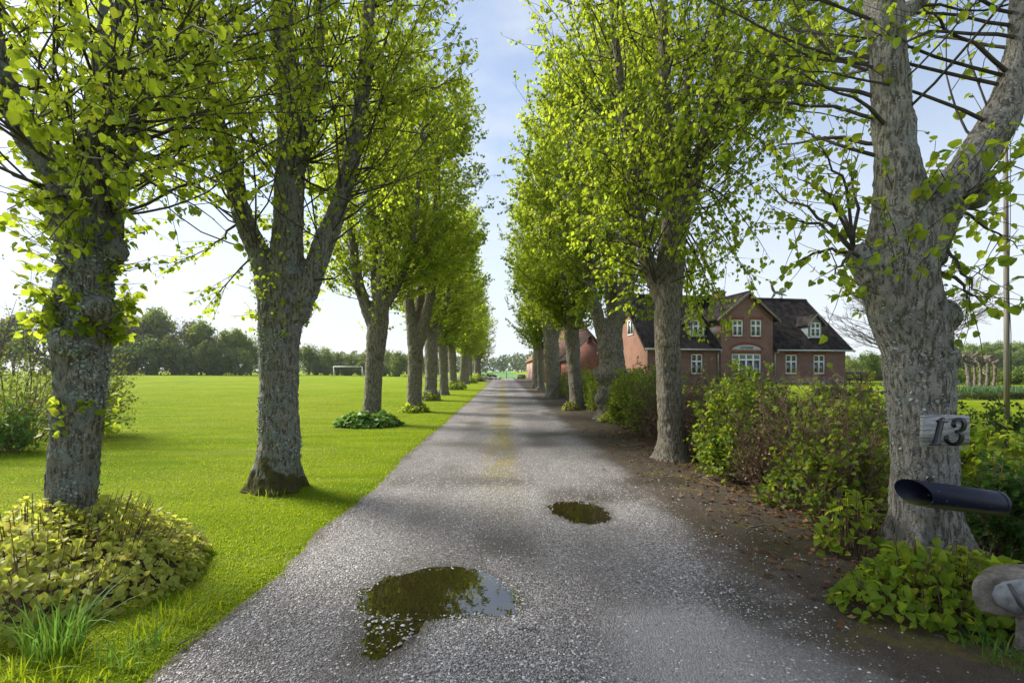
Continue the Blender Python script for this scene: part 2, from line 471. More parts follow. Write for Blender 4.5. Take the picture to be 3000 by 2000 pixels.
def drive_mat():
    t = NT('gravel_drive')
    g = t.n('ShaderNodeNewGeometry').outputs['Position']
    sx = t.n('ShaderNodeSeparateXYZ', {0: g})
    x, y, z = sx.outputs[0], sx.outputs[1], sx.outputs[2]
    p = t.pos((1, 1, 1), 'World')
    vor = t.n('ShaderNodeTexVoronoi', {'Vector': p, 'Scale': 105.0, 'Randomness': 1.0})
    cell = t.n('ShaderNodeSeparateColor', {0: vor.outputs['Color']})
    stone = t.ramp(cell.outputs[0], [(0.0, (.07, .064, .066)), (.35, (.18, .168, .172)), (.7, (.31, .298, .305)), (1.0, (.52, .51, .51))])
    tint = t.mix(t.rng(cell.outputs[1], .75, .95, 0, .6), stone, (.2, .13, .09))
    stone = t.mix(t.rng(cell.outputs[2], .7, .95, 0, .5), tint, (.16, .17, .20))
    gap = t.rng(vor.outputs['Distance'], .55, .8)
    stone = t.mix(t.math('MULTIPLY', gap, .8), stone, (.035, .028, .022))
    wear = t.noise(t.pos((1, .45, 1), 'World'), .9, 5.0, .6)
    stone = t.mix(t.rng(wear, .42, .62, 0, .42), stone, (.085, .072, .064))       # damp, dirty stretches
    pale = t.noise(t.pos((1, .5, 1), 'World'), 1.3, 4.0, .6)
    stone = t.mix(t.rng(pale, .56, .74, 0, .55), stone, (.28, .265, .26))
    trk = t.math('ABSOLUTE', t.math('SUBTRACT', t.math('ABSOLUTE', t.math('SUBTRACT', x, .1)), .78))
    stone = t.mix(t.math('MULTIPLY', t.rng(trk, .42, .12), t.rng(wear, .3, .6, .12, .5)), stone, (.125, .112, .105))
    spk = t.noise(p, 34.0, 3.0, .7)
    stone = t.mix(t.rng(spk, .56, .68, 0, .45), stone, (.36, .35, .35))
    stone = t.mix(t.rng(spk, .44, .34, 0, .5), stone, (.06, .052, .05))
    # worn cement patch
    bx = t.math('MULTIPLY', t.rng(x, .35, .85), t.rng(t.math('ADD', x, t.math('MULTIPLY', y, .75)), 3.9, 3.3))
    by = t.math('MULTIPLY', t.rng(y, 1.4, 1.8), t.rng(t.math('ADD', y, t.math('MULTIPLY', wear, .25)), 3.15, 2.8))
    stone = t.mix(t.math('MULTIPLY', t.math('MULTIPLY', bx, by), .6), stone, t.mix(gap, (.40, .385, .39), (.30, .28, .28)))
    # moss along the middle
    mn = t.noise(t.pos((1, .35, 1), 'World'), 3.0, 6.0, .75)
    off = t.math('ABSOLUTE', t.math('SUBTRACT', t.math('ADD', x, t.math('MULTIPLY', t.noise(t.pos((0, .12, 0), 'World'), 1.0), .35)), .13))
    mm = t.math('MULTIPLY', t.rng(off, .42, .06), t.rng(mn, .36, .56))
    mm = t.math('MULTIPLY', mm, t.rng(y, 3.6, 8.0, .0, .88))
    stone = t.mix(mm, stone, t.mix(cell.outputs[0], (.115, .10, .018), (.23, .19, .045)))
    # bare earth verge
    e = t.math('ADD', x, t.math('MULTIPLY', t.math('SUBTRACT', t.noise(p, 1.1, 6.0, .7), .5), 1.3))
    dirt = t.mix(t.noise(p, 5.0, 6.0, .7), (.030, .022, .016), (.085, .064, .047))
    dirt = t.mix(t.rng(t.noise(p, 60.0, 3.0), .58, .7, 0, .5), dirt, (.16, .13, .105))
    mossv = t.noise(p, 2.2, 6.0, .72)
    mz = t.math('MULTIPLY', t.rng(mossv, .52, .62), t.rng(t.math('ABSOLUTE', t.math('SUBTRACT', x, 2.55)), 1.0, .3))
    dirt = t.mix(t.math('MULTIPLY', mz, .8), dirt, t.mix(t.noise(p, 40.0, 3.0), (.045, .042, .008), (.15, .125, .02)))
    c = t.mix(t.rng(e, 1.42, 1.95), stone, dirt)
    le = t.math('ADD', x, t.math('MULTIPLY', t.math('SUBTRACT', t.noise(p, 3.0, 5.0, .7), .5), .5))
    c = t.mix(t.rng(le, -1.52, -1.78, 0, .9), c, dirt)
    wet = t.rng(z, .010, -.006)
    c = t.mix(wet, c, (.030, .024, .012))
    rough = t.rng(wet, 0, 1, .85, .35)
    h = t.math('SUBTRACT', t.math('MULTIPLY', t.noise(p, 90.0, 3.0), .4), vor.outputs['Distance'])
    return t.done(t.bsdf(c, rough, t.bump(h, .9, .012), Specular_IOR_Level=.3))

M['drive'] = drive_mat()
# one sheet: rows follow the wavy lawn edge; rows are close together where the puddles lie
ys = np.concatenate([np.linspace(-6, 1.2, 8), np.arange(1.3, 6.4, .035), np.linspace(6.5, 20, 60), np.linspace(20.5, 56, 50), np.linspace(57, 90, 34)])
us = np.concatenate([np.linspace(0, .72, 84), np.linspace(.74, 1, 14)])
Ug, Yg = np.meshgrid(us, ys)
L_ = left_edge(Yg)
R_ = 4.4 - .6 * sstep(5, 20, Yg) + 20.0 * sstep(58, 66, Yg)
Xg = L_ + (R_ - L_) * Ug
Zg = road_z(Xg, Yg)
Zg = np.where((Ug == 0) | (Ug == 1), -.03, Zg)
V = np.stack([Xg, Yg, Zg], -1).reshape(-1, 3)
nx = len(us)
i = (np.arange(len(ys) - 1)[:, None] * nx + np.arange(nx - 1)[None]).reshape(-1)
tag(link('gravel_drive', mesh_np('gravel_drive', V, [np.stack([i, i + 1, i + nx + 1, i + nx], -1)], M['drive'], True)),
    'grey gravel farm drive with mossy middle running between two rows of trees', None, None, 'structure')

def water_mat():
    t = NT('murky_water')
    p = t.pos((1, 1, 1), 'World')
    c = t.mix(t.noise(p, 9.0, 5.0), (.014, .011, .004), (.030, .024, .008))
    return t.done(t.bsdf(c, .015, t.bump(t.noise(p, 14.0, 2.0), .02, .01), IOR=2.3, Specular_IOR_Level=.5))
M['water'] = water_mat()
def puddle(poly, z, label):
    poly = np.asarray(poly)
    c = poly.mean(0)
    o = poly + norm(poly - c) * .06
    n = len(o)
    V = np.vstack([np.c_[o, np.full(n, z)], [[c[0], c[1], z]]])
    me = mesh_np('puddle', V, [[(i, (i + 1) % n, n) for i in range(n)]], M['water'])
    tag(link('puddle', me), label, 'puddle')
puddle(BIG, .0015, 'large brown rain puddle in the gravel mirroring trees and white sky')
puddle(SMALL, .001, 'small dark brown puddle with a pointed end in the gravel')
puddle(WET, -.0005, 'shallow wet patch with pebbles poking through below the large puddle')

# loose pebbles over the drive close by
rs = np.random.RandomState(5)
def pebbles(name, N, y0, y1, size, seed):
    rs = np.random.RandomState(seed)
    y = y0 + (y1 - y0) * rs.rand(N) ** 1.8
    x = -1.75 + 4.6 * rs.rand(N)
    dens = np.where(x < 1.4, 1.0, np.exp(-(x - 1.4) / .26) + .02)
    patch = fbm(np.c_[x * 1.7, y * 1.0, 0 * x + 4], 3)
    dens = dens * np.clip((patch - .28) * 4, .25, 1)
    dens = np.where((x > .55) & (y < 2.95) & (x + y * .75 < 3.6), dens * .55, dens)
    dens = dens * (1 - sstep(5.0, y1, y))
    keep = (rs.rand(N) < dens) & (x > left_edge(y) + .1)
    db, ds, dw = poly_sd(BIG, x, y), poly_sd(SMALL, x, y), poly_sd(WET, x, y)
    keep &= (db > -.05) & (ds > -.04) & ((dw > 0) | (rs.rand(N) < .75))
    x, y = x[keep], y[keep]
    n = len(x)
    s = size * (.55 + .9 * rs.rand(n) ** 2)
    inw = poly_sd(WET, x, y) < .02
    s = np.where(inw, s * 1.5, s)
    z = road_z(x, y) + s * .18 + np.where(inw, .004 + .009 * rs.rand(n), 0)
    base = np.array([(1, 0, 0), (.35, .8, .1), (-.6, .7, 0), (-1, -.1, .05), (-.3, -.8, 0), (.6, -.7, .08), (.1, .05, .62)], float)
    a = rs.rand(n) * 6.28
    sx, sy, sz = s * (.8 + .5 * rs.rand(n)), s * (.6 + .4 * rs.rand(n)), s * (.7 + .5 * rs.rand(n))
    jit = 1 + .25 * (rs.rand(n, 7, 3) - .5)
    B = base[None] * jit * np.stack([sx, sy, sz], -1)[:, None]
    X = B[..., 0] * np.cos(a)[:, None] - B[..., 1] * np.sin(a)[:, None] + x[:, None]
    Y = B[..., 0] * np.sin(a)[:, None] + B[..., 1] * np.cos(a)[:, None] + y[:, None]
    V = np.stack([X, Y, B[..., 2] + z[:, None]], -1).reshape(-1, 3)
    f = np.array([(i, (i + 1) % 6, 6) for i in range(6)])
    T = (f[None] + (np.arange(n) * 7)[:, None, None]).reshape(-1, 3)
    return mesh_np(name, V, [T], M['pebble'], True)
def pebble_mat():
    t = NT('pebble')
    r = t.n('ShaderNodeNewGeometry').outputs['Random Per Island']
    c = t.ramp(r, [(0, (.13, .12, .123)), (.3, (.26, .245, .25)), (.6, (.37, .355, .36)), (.85, (.47, .46, .46)), (1, (.66, .65, .64))])
    r2 = t.math('FRACT', t.math('MULTIPLY', r, 13.7))
    c = t.mix(t.rng(r2, .82, 1, 0, .55), c, (.24, .15, .10))
    r3 = t.math('FRACT', t.math('MULTIPLY', r, 31.1))
    c = t.mix(t.rng(r3, .8, 1, 0, .5), c, (.17, .19, .24))
    return t.done(t.bsdf(c, .55, Specular_IOR_Level=.4))
M['pebble'] = pebble_mat()
tag(link('gravel', pebbles('gravel', 105000, 1.35, 10.0, .0068, 11)), 'loose grey and brown pebbles scattered over the drive', 'gravel', None, 'stuff')

# ------------------------------------------------------------------ grass blades
def blade_mat(name, dark, light, trans):
    return leaf_mat(name, dark, light, trans, yellow=(.26, .24, .05), ymix=.12, gloss=.4, tw=.4)
M['blade'] = blade_mat('grass_blade', (.13, .225, .006), (.22, .31, .010), (.48, .58, .015))
M['blade_blue'] = blade_mat('coarse_grass_blade', (.05, .135, .022), (.105, .22, .035), (.18, .34, .04))

def blades(x, y, z, hgt, width, rs, lean=.5):
    n = len(x)
    a = rs.rand(n) * 6.283
    ln = lean * (.3 + rs.rand(n))
    dx, dy = np.cos(a) * ln, np.sin(a) * ln
    wx, wy = -np.sin(a) * width, np.cos(a) * width
    b = np.c_[x, y, z]
    w = np.c_[wx, wy, 0 * x]
    m = b + np.c_[dx * .35, dy * .35, np.full(n, .62)] * hgt[:, None]
    tip = b + np.c_[dx, dy, 1 - .35 * ln] * hgt[:, None]
    V = np.stack([b - w, b + w, m + w * .7, m - w * .7, tip], 1).reshape(-1, 3)
    o = np.arange(n)[:, None] * 5
    return V, [np.array([[0, 1, 2, 3]]) + o, np.array([[3, 2, 4]]) + o]

def lawn_blades():
    rs = np.random.RandomState(21)
    N = 125000
    y = 1.2 + 46 * rs.rand(N) ** 3.0
    x = left_edge(y) + .10 - (rs.rand(N) ** 1.15) * (1.2 * y + 1.2)
    h = .010 + .016 * rs.rand(N)
    edge = np.exp(-np.abs(x - left_edge(y)) / .25)
    pat = fbm(np.c_[x * 2.2, y * 2.2, 0 * x], 2)
    h = h * (.7 + .7 * pat) * (1 + .9 * edge * rs.rand(N)) * (1 + .02 * y)
    keep = (x > -1.18 * y - 1.0) & (pat > .22 + .1 * rs.rand(N)) & (rs.rand(N) > sstep(14, 44, y))
    x, y, h = x[keep], y[keep], h[keep]
    V, polys = blades(x, y, gh(x, y), h, .0019 + .00045 * y, rs, 1.1)
    tag(link('grass', mesh_np('grass', V, polys, M['blade'])), 'short mown grass blades covering the lawn beside the drive', 'grass', None, 'stuff')
lawn_blades()

def grass_clump(label, px, py, hgt, n, spread, seed, m='blade_blue', width=.006, group=None):
    rs = np.random.RandomState(seed)
    bx, by = flat(px, py)
    r = spread * np.sqrt(rs.rand(n))
    a = rs.rand(n) * 6.283
    x, y = r * np.cos(a), r * np.sin(a)
    seg = 6
    t = np.linspace(0, 1, seg)
    L = hgt * (.45 + .7 * rs.rand(n))
    out = np.c_[np.cos(a), np.sin(a)] * .6 + rs.randn(n, 2) * .45
    bend = .25 + .75 * rs.rand(n)
    pts = np.zeros((n, seg, 3))
    pts[:, :, 0] = x[:, None] + out[:, 0:1] * bend[:, None] * L[:, None] * t[None] ** 1.9
    pts[:, :, 1] = y[:, None] + out[:, 1:2] * bend[:, None] * L[:, None] * t[None] ** 1.9
    pts[:, :, 2] = L[:, None] * (t[None] - .42 * bend[:, None] * t[None] ** 2.6)
    side = np.c_[-out[:, 1], out[:, 0], 0 * a]
    side = norm(side + .3 * rs.randn(n, 3))
    w = width * (1 - t ** 2.2)[None, :, None] * (.6 + .7 * rs.rand(n))[:, None, None]
    Vv = np.stack([pts - side[:, None] * w, pts + side[:, None] * w], 2).reshape(-1, 3)
    q = np.array([(2 * i, 2 * i + 1, 2 * i + 3, 2 * i + 2) for i in range(seg - 1)])
    Qq = (q[None] + (np.arange(n) * seg * 2)[:, None, None]).reshape(-1, 4)
    o = link('grass_tuft', mesh_np('grass_tuft', Vv, [Qq], M[m], True), None, (bx, by, 0))
    return tag(o, label, 'grass', group)

# ------------------------------------------------------------------ trees
def remesh(mb, voxel, disp, seed, name, m):
    tmp = link('tmp', mb.mesh('tmp', m))
    md = tmp.modifiers.new('r', 'REMESH')
    md.mode, md.voxel_size, md.adaptivity = 'VOXEL', voxel, 0.0
    dg = bpy.context.evaluated_depsgraph_get()
    me = bpy.data.meshes.new_from_object(tmp.evaluated_get(dg))
    old = tmp.data
    bpy.data.objects.remove(tmp)
    bpy.data.meshes.remove(old)
    n = len(me.vertices)
    co = np.empty(n * 3, np.float32)
    me.vertices.foreach_get('co', co)
    no = np.empty(n * 3, np.float32)
    me.vertices.foreach_get('normal', no)
    co, no = co.reshape(-1, 3).astype(float), no.reshape(-1, 3).astype(float)
    s = np.array([1, 1, .28])
    big = (fbm(co * 3.2 + seed, 3) - .5) * 2
    wv = co + .03 * (np.c_[vnoise(co * 7), vnoise(co * 7 + 9), vnoise(co * 7 + 19)] - .5)
    fis = 1 - np.abs(fbm(wv * s * 21 + seed, 2) - .5) * 3
    d = big * disp * 1.5 + (fis - .6) * disp * 1.3 + (fbm(co * 30 + seed, 2) - .5) * disp * .8
    co = co + no * d[:, None]
    me.vertices.foreach_set('co', co.astype(np.float32).ravel())
    me.name = name
    me.materials.clear()
    me.materials.append(m)
    me.polygons.foreach_set('use_smooth', np.ones(len(me.polygons), bool))
    me.update()
    return me

def flakes(root, me, n, seed):
    """crusty lichen standing off the bark"""
    rs = np.random.RandomState(seed)
    k = len(me.vertices)
    co, no = np.empty(k * 3, np.float32), np.empty(k * 3, np.float32)
    me.vertices.foreach_get('co', co)
    me.vertices.foreach_get('normal', no)
    co, no = co.reshape(-1, 3).astype(float), no.reshape(-1, 3).astype(float)
    w = np.clip((fbm(co * np.array([4, 4, 2.2]) + seed, 3) - .47) * 6, 0, 1) * (co[:, 2] > .35) * np.clip(3.2 - co[:, 2], .04, 1)
    q = rs.choice(k, n, p=w / w.sum())
    p = co[q] + no[q] * .002 + rs.randn(n, 3) * .006
    ax = norm(rs.randn(n, 3) + no[q] * .35)
    nr = norm(no[q] + rs.randn(n, 3) * .45)
    V, polys = leaf_mesh_arrays(p, ax, nr, .010 + .022 * rs.rand(n) ** 1.5, LEAF_BLOB)
    tag(link('lichen', mesh_np('lichen', V, polys, M['lichen']), root), kind='stuff')

def smooth_path(pts, k=4):
    """Catmull-Rom through (x,y,z,r) points"""
    p = np.asarray(pts, float)
    p = np.vstack([2 * p[0] - p[1], p, 2 * p[-1] - p[-2]])
    out = []
    for i in range(1, len(p) - 2):
        for t in np.arange(k) / k:
            a, b, c, d = p[i - 1], p[i], p[i + 1], p[i + 2]
            out.append(.5 * ((2 * b) + (-a + c) * t + (2 * a - 5 * b + 4 * c - d) * t * t + (-a + 3 * b - 3 * c + d) * t ** 3))
    out.append(p[-2])
    out = np.array(out)
    out[:, 3] = np.maximum(out[:, 3], .01)
    return out

def grow_shoots(rs, start, d0, L, env, up=.10, wob=.12, n=9):
    """curved shoots held inside the crown's envelope; returns points (T,n,3)"""
    T = len(start)
    def run(L):
        pts = np.zeros((T, n, 3))
        pts[:, 0] = start
        d = d0.copy()
        for i in range(1, n):
            pts[:, i] = pts[:, i - 1] + d * (L / (n - 1))[:, None]
            d = norm(d + np.array([0, 0, up]) + W[:, i] * wob)
        return pts
    W = rs.randn(T, n, 3)
    pts = run(L)
    if env is not None:
        c, r = env
        for _ in range(3):
            v = np.sqrt((((pts[:, -1] - c) / r) ** 2).sum(1))
            L = np.where(v > 1, L * np.clip(1 - (v - 1) * .9, .35, 1), L)
            pts = run(L)
    return pts, L

def twigs_on(rs, pts, L, per, len_lo, len_hi, n=5, t0=.22, droop=0.0, spread=.9):
    T, k, _ = pts.shape
    idx = np.repeat(np.arange(T), per)
    t = t0 + (1 - t0) * rs.rand(len(idx)) ** .8
    f = t * (k - 1)
    i = np.minimum(f.astype(int), k - 2)
    fr = (f - i)[:, None]
    a, b = pts[idx, i], pts[idx, i + 1]
    st = a + (b - a) * fr
    d = norm(b - a)
    d = norm(d + spread * norm(rs.randn(len(idx), 3)) + np.array([0, 0, droop]))
    ln = (len_lo + (len_hi - len_lo) * rs.rand(len(idx))) * (1.15 - .55 * t)
    out = np.zeros((len(idx), n, 3))
    out[:, 0] = st
    for j in range(1, n):
        out[:, j] = out[:, j - 1] + d * (ln / (n - 1))[:, None]
        d = norm(d + rs.randn(len(idx), 3) * .12 + np.array([0, 0, .03]))
    return out, t

def leaves_on(rs, pts, per, s0, s1, t0=.15, hang=.8):
    T, k, _ = pts.shape
    idx = np.repeat(np.arange(T), per)
    n = len(idx)
    t = t0 + (1 - t0) * np.clip(np.round(rs.rand(n) * 4) / 4 + rs.randn(n) * .02, 0, 1)      # leaves sit in small bunches
    f = t * (k - 1)
    i = np.minimum(f.astype(int), k - 2)
    a, b = pts[idx, i], pts[idx, i + 1]
    p = a + (b - a) * (f - i)[:, None]
    d = norm(b - a)
    ax = norm(.45 * d + .75 * norm(rs.randn(n, 3)) + np.array([0, 0, -hang]))
    nr = norm(rs.randn(n, 3) * .75 + np.array([0, 0, 1.0]))
    nr = norm(nr - ax * (nr * ax).sum(1, keepdims=True))
    p = p + ax * .015 + rs.randn(n, 3) * .006
    return p, ax, nr, s0 + (s1 - s0) * rs.rand(n) ** 1.3

def screen(p):
    return VX + F * p[:, 0] / np.maximum(p[:, 1], .05), HY - F * (p[:, 2] - H) / np.maximum(p[:, 1], .05)

LEAF_ME = {}
def leaf_objects(parent, origin, pos, ax, nr, size, m, count):
    """the leaves that show largest become leaf objects of their own; returns the mask of the rest"""
    sx, sy = screen(pos)
    score = size / np.maximum(pos[:, 1], .3)
    ok = (sx > 0) & (sx < 3000) & (sy > 0) & (sy < 2000) & (pos[:, 1] > 1.0)
    score = np.where(ok, score, -1)
    pick = np.argsort(-score)[:count]
    pick = pick[score[pick] > 0]
    if m not in LEAF_ME:
        T, polys = LEAF_NEAR
        LEAF_ME[m] = mesh_np('leaf', T, polys, M[m])
    y = norm(ax[pick])
    x = norm(np.cross(y, nr[pick]))
    z = np.cross(x, y)
    for j, q in enumerate(pick):
        o = bpy.data.objects.new('leaf', LEAF_ME[m])
        COL.objects.link(o)
        o.parent = parent
        mt = Matrix((x[j], y[j], z[j])).transposed().to_4x4() @ Matrix.Scale(size[q], 4)
        mt.translation = Vector(pos[q] - origin)
        o.matrix_local = mt
    rest = np.ones(len(pos), bool)
    rest[pick] = False
    return rest

def make_tree(label, base, stems, seed, env, shoots=200, twigs=9, leaves=6, lsize=(.05, .085), bark='bark', leafm='leaf', voxel=.03, disp=.012,
              tmpl=LEAF_FAR, extra=None, roots=7, lichen=0, flare=.16, zmin=2.8, parts=0, sprouts=(), burls=(), group='lime trees lining the drive', near=1.3, shoot_r=.013, len_=(1.2, 3.0), name='lime_tree', hang=.8, cull=None):
    rs = np.random.RandomState(seed)
    bx, by = base
    O = np.array([bx, by, float(gh(bx, by))])
    root = thing(name, label, 'tree', tuple(O), 0, group)
    mb = MB()
    heads, hd, hw = [], [], []
    for st in stems:
        pth = smooth_path(st, 5)
        mb.tube(pth[:, :3] - O, pth[:, 3] * .97 - voxel * .2, 14)
        d = norm(np.gradient(pth[:, :3], axis=0))
        for q in range(len(pth)):
            if pth[q, 2] > zmin and pth[q, 3] < .19:
                heads.append(pth[q, :3]); hd.append(d[q]); hw.append(1.0 if q < len(pth) - 3 else 3.0)
    a0 = rs.rand() * 6.28
    r0 = stems[0][min(2, len(stems[0]) - 1)][3] * 1.05
    for k in range(roots):
        a = a0 + k * 6.283 / roots + rs.randn() * .25
        dv = np.array([math.cos(a), math.sin(a), 0])
        mb.tube([dv * r0 * .55 + (0, 0, .65), dv * r0 * .70 + (0, 0, .32), dv * (r0 * .88 + flare * .2) + (0, 0, .08), dv * (r0 + flare * (.5 + .4 * rs.rand())) + (0, 0, -.12)], np.array([.22, .32, .34, .28]) * r0, 8)
    for (c, r) in burls:
        c = np.asarray(c, float) - O
        th = np.linspace(0.05, np.pi - .05, 9)
        mb.tube(c + np.c_[0 * th, 0 * th, -np.cos(th) * r], np.sin(th) * r, 12)
    tme = remesh(mb, voxel, disp, seed * 3.7, 'trunk', M[bark])
    link('trunk', tme, root)
    if lichen:
        flakes(root, tme, lichen, seed)
    heads, hd, hw = np.array(heads), np.array(hd), np.array(hw)
    pick = rs.choice(len(heads), shoots, p=hw / hw.sum())
    st = heads[pick]
    ax = np.array([bx, by, 0])
    outw = st - ax
    outw[:, 2] = 0
    az = rs.rand(shoots) * 6.283
    rnd = np.c_[np.cos(az), np.sin(az), 0 * az]
    d0 = norm(hd[pick] * .35 + .55 * norm(outw + .25 * rnd) * (rs.rand(shoots, 1) ** .5) + .75 * rnd + np.c_[0 * az, 0 * az, -.22 + .95 * rs.rand(shoots)])
    L = len_[0] + (len_[1] - len_[0]) * rs.rand(shoots)
    pts, L = grow_shoots(rs, st, d0, L, env)
    rad = shoot_r * (.7 + .6 * rs.rand(shoots))[:, None] * np.linspace(1, .22, pts.shape[1])[None]
    if extra:
        E = []
        allp = np.vstack([smooth_path(q_, 5)[:, :3] for q_ in stems])
        for e in extra:
            p = np.asarray(e, float)
            p[0] = allp[np.argmin(((allp - p[0]) ** 2).sum(1))]          # every branch starts inside a stem
            sm = smooth_path(np.c_[p, np.full(len(p), .1)], 6)[:, :3]
            s = np.linspace(0, 1, len(sm))
            E.append(np.stack([np.interp(np.linspace(0, 1, 9), s, sm[:, k]) for k in range(3)], -1))
        E = np.array(E)
        E[:, 1:] += rs.randn(*E[:, 1:].shape) * .012
        pts = np.concatenate([pts, E])
        rad = np.concatenate([rad, np.repeat(np.linspace(.019, .0035, 9)[None], len(E), 0)])
        L = np.concatenate([L, np.full(len(E), 2.0)])
    if cull is not None:
        kp = ~cull(pts[:, -1])
        pts, rad, L = pts[kp], rad[kp], L[kp]
    if near:
        kp = (pts[:, :, 1].min(1) > near) | (pts[:, :, 2].min(1) > 6)
        pts, rad, L = pts[kp], rad[kp], L[kp]
    fine = tmpl is not LEAF_FAR
    kt = 4 if fine and by < 5 else (3 if fine and by < 7 else 2)
    tw, tt = twigs_on(rs, pts, L, twigs, .22, .75, n=kt)
    trad = np.repeat(np.linspace(.0042, .0018, kt)[None], len(tw), 0)
    V1, Q1 = tubes(pts - O, rad, 4) if fine else tubes(pts[:, ::2] - O, rad[:, ::2], 3)
    V2, Q2 = tubes(tw - O, trad, 3)
    b = MB().add(V1, [Q1]).add(V2, [Q2])
    lp, la, ln, ls = leaves_on(rs, tw, leaves, *lsize, hang=hang)
    lp2, la2, ln2, ls2 = leaves_on(rs, pts, max(2, leaves), *lsize, t0=.35, hang=hang)
    lp, la, ln, ls = np.r_[lp, lp2], np.r_[la, la2], np.r_[ln, ln2], np.r_[ls, ls2]
    for (z0, z1, R, n, ln0, prof) in sprouts:
        u = rs.rand(n)
        z = z0 + (z1 - z0) * u
        a = rs.rand(n) * 6.283
        cx = np.interp(z, [q[2] for q in prof], [q[0] for q in prof])
        cy = np.interp(z, [q[2] for q in prof], [q[1] for q in prof])
        rr = np.interp(z, [q[2] for q in prof], [q[3] for q in prof])
        dd = np.c_[np.cos(a), np.sin(a), .1 + .8 * rs.rand(n)]
        s0 = np.c_[cx + np.cos(a) * rr * .9, cy + np.sin(a) * rr * .9, z]
        sp, _ = grow_shoots(rs, s0, norm(dd), ln0 * (.4 + .8 * rs.rand(n)), None, .05, .15, 5)
        Vs, Qs = tubes(sp - O, np.repeat(np.linspace(.004, .002, 5)[None], n, 0), 3)
        b.add(Vs, [Qs])
        q = leaves_on(rs, sp, R, lsize[0] * .9, lsize[1] * 1.1, t0=.3, hang=.45)
        lp, la, ln, ls = np.r_[lp, q[0]], np.r_[la, q[1]], np.r_[ln, q[2]], np.r_[ls, q[3]]
    tag(b.build('branches', M['twig'], root, smooth=True), kind='stuff')
    if near:
        kp = (lp[:, 1] > near) | (lp[:, 2] > 6)
        lp, la, ln, ls = lp[kp], la[kp], ln[kp], ls[kp]
    if parts:
        rest = leaf_objects(root, O, lp, la, ln, ls, leafm, parts)
        lp, la, ln, ls = lp[rest], la[rest], ln[rest], ls[rest]
    V, polys = leaf_mesh_arrays(lp - O, la, ln, ls, tmpl)
    tag(link('crown', mesh_np('crown', V, polys, M[leafm]), root), kind='stuff')
    return root

def S(Y, *pts, dy=0.0):
    """stem through photo points (px, py, width in px[, extra depth]) at depth Y"""
    out = []
    for q in pts:
        y = Y + (q[3] if len(q) > 3 else 0)
        p = P(q[0], q[1], y)
        stretch = math.cos(math.atan((q[0] - VX) / F))      # a round stem looks wider away from the middle of a wide lens
        out.append((*p, q[2] / 2 / F * y * stretch))
    return out

def base_at(px, Y):
    return ((px - VX) / F * Y, Y)

def env_at(x, y, zc=7.4, rx=2.75, ry=3.2, rz=5.2):
    return (np.array([x, y, zc]), np.array([rx, ry, rz]))

# --- the lawn-side row
Y = 3.75
b = base_at(212, Y)
L1 = [S(Y, (212, 1660, 215), (210, 1560, 180), (214, 1400, 165), (228, 1200, 168), (238, 1050, 178), (242, 930, 200), (248, 760, 172), (228, 640, 180), (240, 540, 165), (282, 430, 110), (298, 260, 92), (325, 90, 88), (345, -120, 80), (350, -500, 62), (330, -1000, 40)),
      S(Y, (225, 620, 130), (150, 490, 112, -.05), (75, 380, 105, -.1), (15, 240, 90, -.15), (-30, 60, 80, -.2), (-70, -250, 60, -.3), (-90, -700, 40, -.3)),
      S(Y, (300, 800, 90, .08), (325, 690, 78, .2), (345, 540, 70, .35), (390, 380, 66, .5), (425, 240, 60, .6), (450, 60, 52, .7), (470, -300, 40, .8)),
      S(Y, (330, 760, 70, .05), (348, 735, 64, .02), (352, 700, 40, .02))]
ex = []
rsx = np.random.RandomState(3)
for (x0, y0, x1, y1, d1) in [(320, 360, 900, 330, -.4), (310, 365, 850, 440, .3), (325, 250, 1000, 130, .5), (330, 300, 760, 120, -.6), (330, 200, 700, 40, -.8), (330, 420, 720, 560, .2), (310, 430, 640, 640, -.3),
                             (300, 180, 900, 190, 1.0), (330, 320, 980, 260, .9), (320, 240, 820, -40, .2), (300, 420, 560, 420, -.9), (290, 330, 620, 240, -1.2), (280, 300, 480, 120, -1.5), (100, 430, 330, 160, -1.3), (60, 350, 160, 60, -1.4), (240, 560, 130, 700, -.9), (200, 560, 20, 620, -.8), (60, 300, 260, 240, -1.6), (150, 470, 300, 460, -1.3), (110, 440, 80, 330, -1.5), (340, 140, 640, 90, -1.4), (250, 520, 430, 500, -1.2)]:
    p0, p1 = P(x0, y0, Y), P(x1, y1, Y + d1)
    mid = (p0 + p1) / 2 + np.array([0, 0, -.10 + .2 * rsx.rand()]) + rsx.randn(3) * .05
    ex.append([p0, .5 * p0 + .5 * mid + (0, 0, -.02), mid, p1])
make_tree('gnarled lime tree with leafy burr round its trunk, growing from a clipped yellow-green shrub', b, L1, 101, env_at(b[0], b[1] + .3, 6.9, 2.6, 2.8, 5.2),
          shoots=170, twigs=9, leaves=7, lsize=(.032, .068), bark='bark_lichen', voxel=.019, disp=.019, lichen=3200, tmpl=LEAF_NEAR, extra=ex, parts=260, zmin=2.75,
          burls=[(P(242, 935, Y), .235), (P(210, 610, Y - .03), .19), (P(335, 740, Y), .08), (P(205, 1000, Y - .2), .12), (P(285, 905, Y - .15), .12)],
          sprouts=[(1.72, 2.12, 5, 130, .20, L1[0]), (2.2, 3.0, 5, 90, .33, L1[0]), (3.0, 3.5, 4, 40, .5, L1[0]), (.98, 1.25, 4, 16, .14, L1[0])], near=1.5, hang=.7)

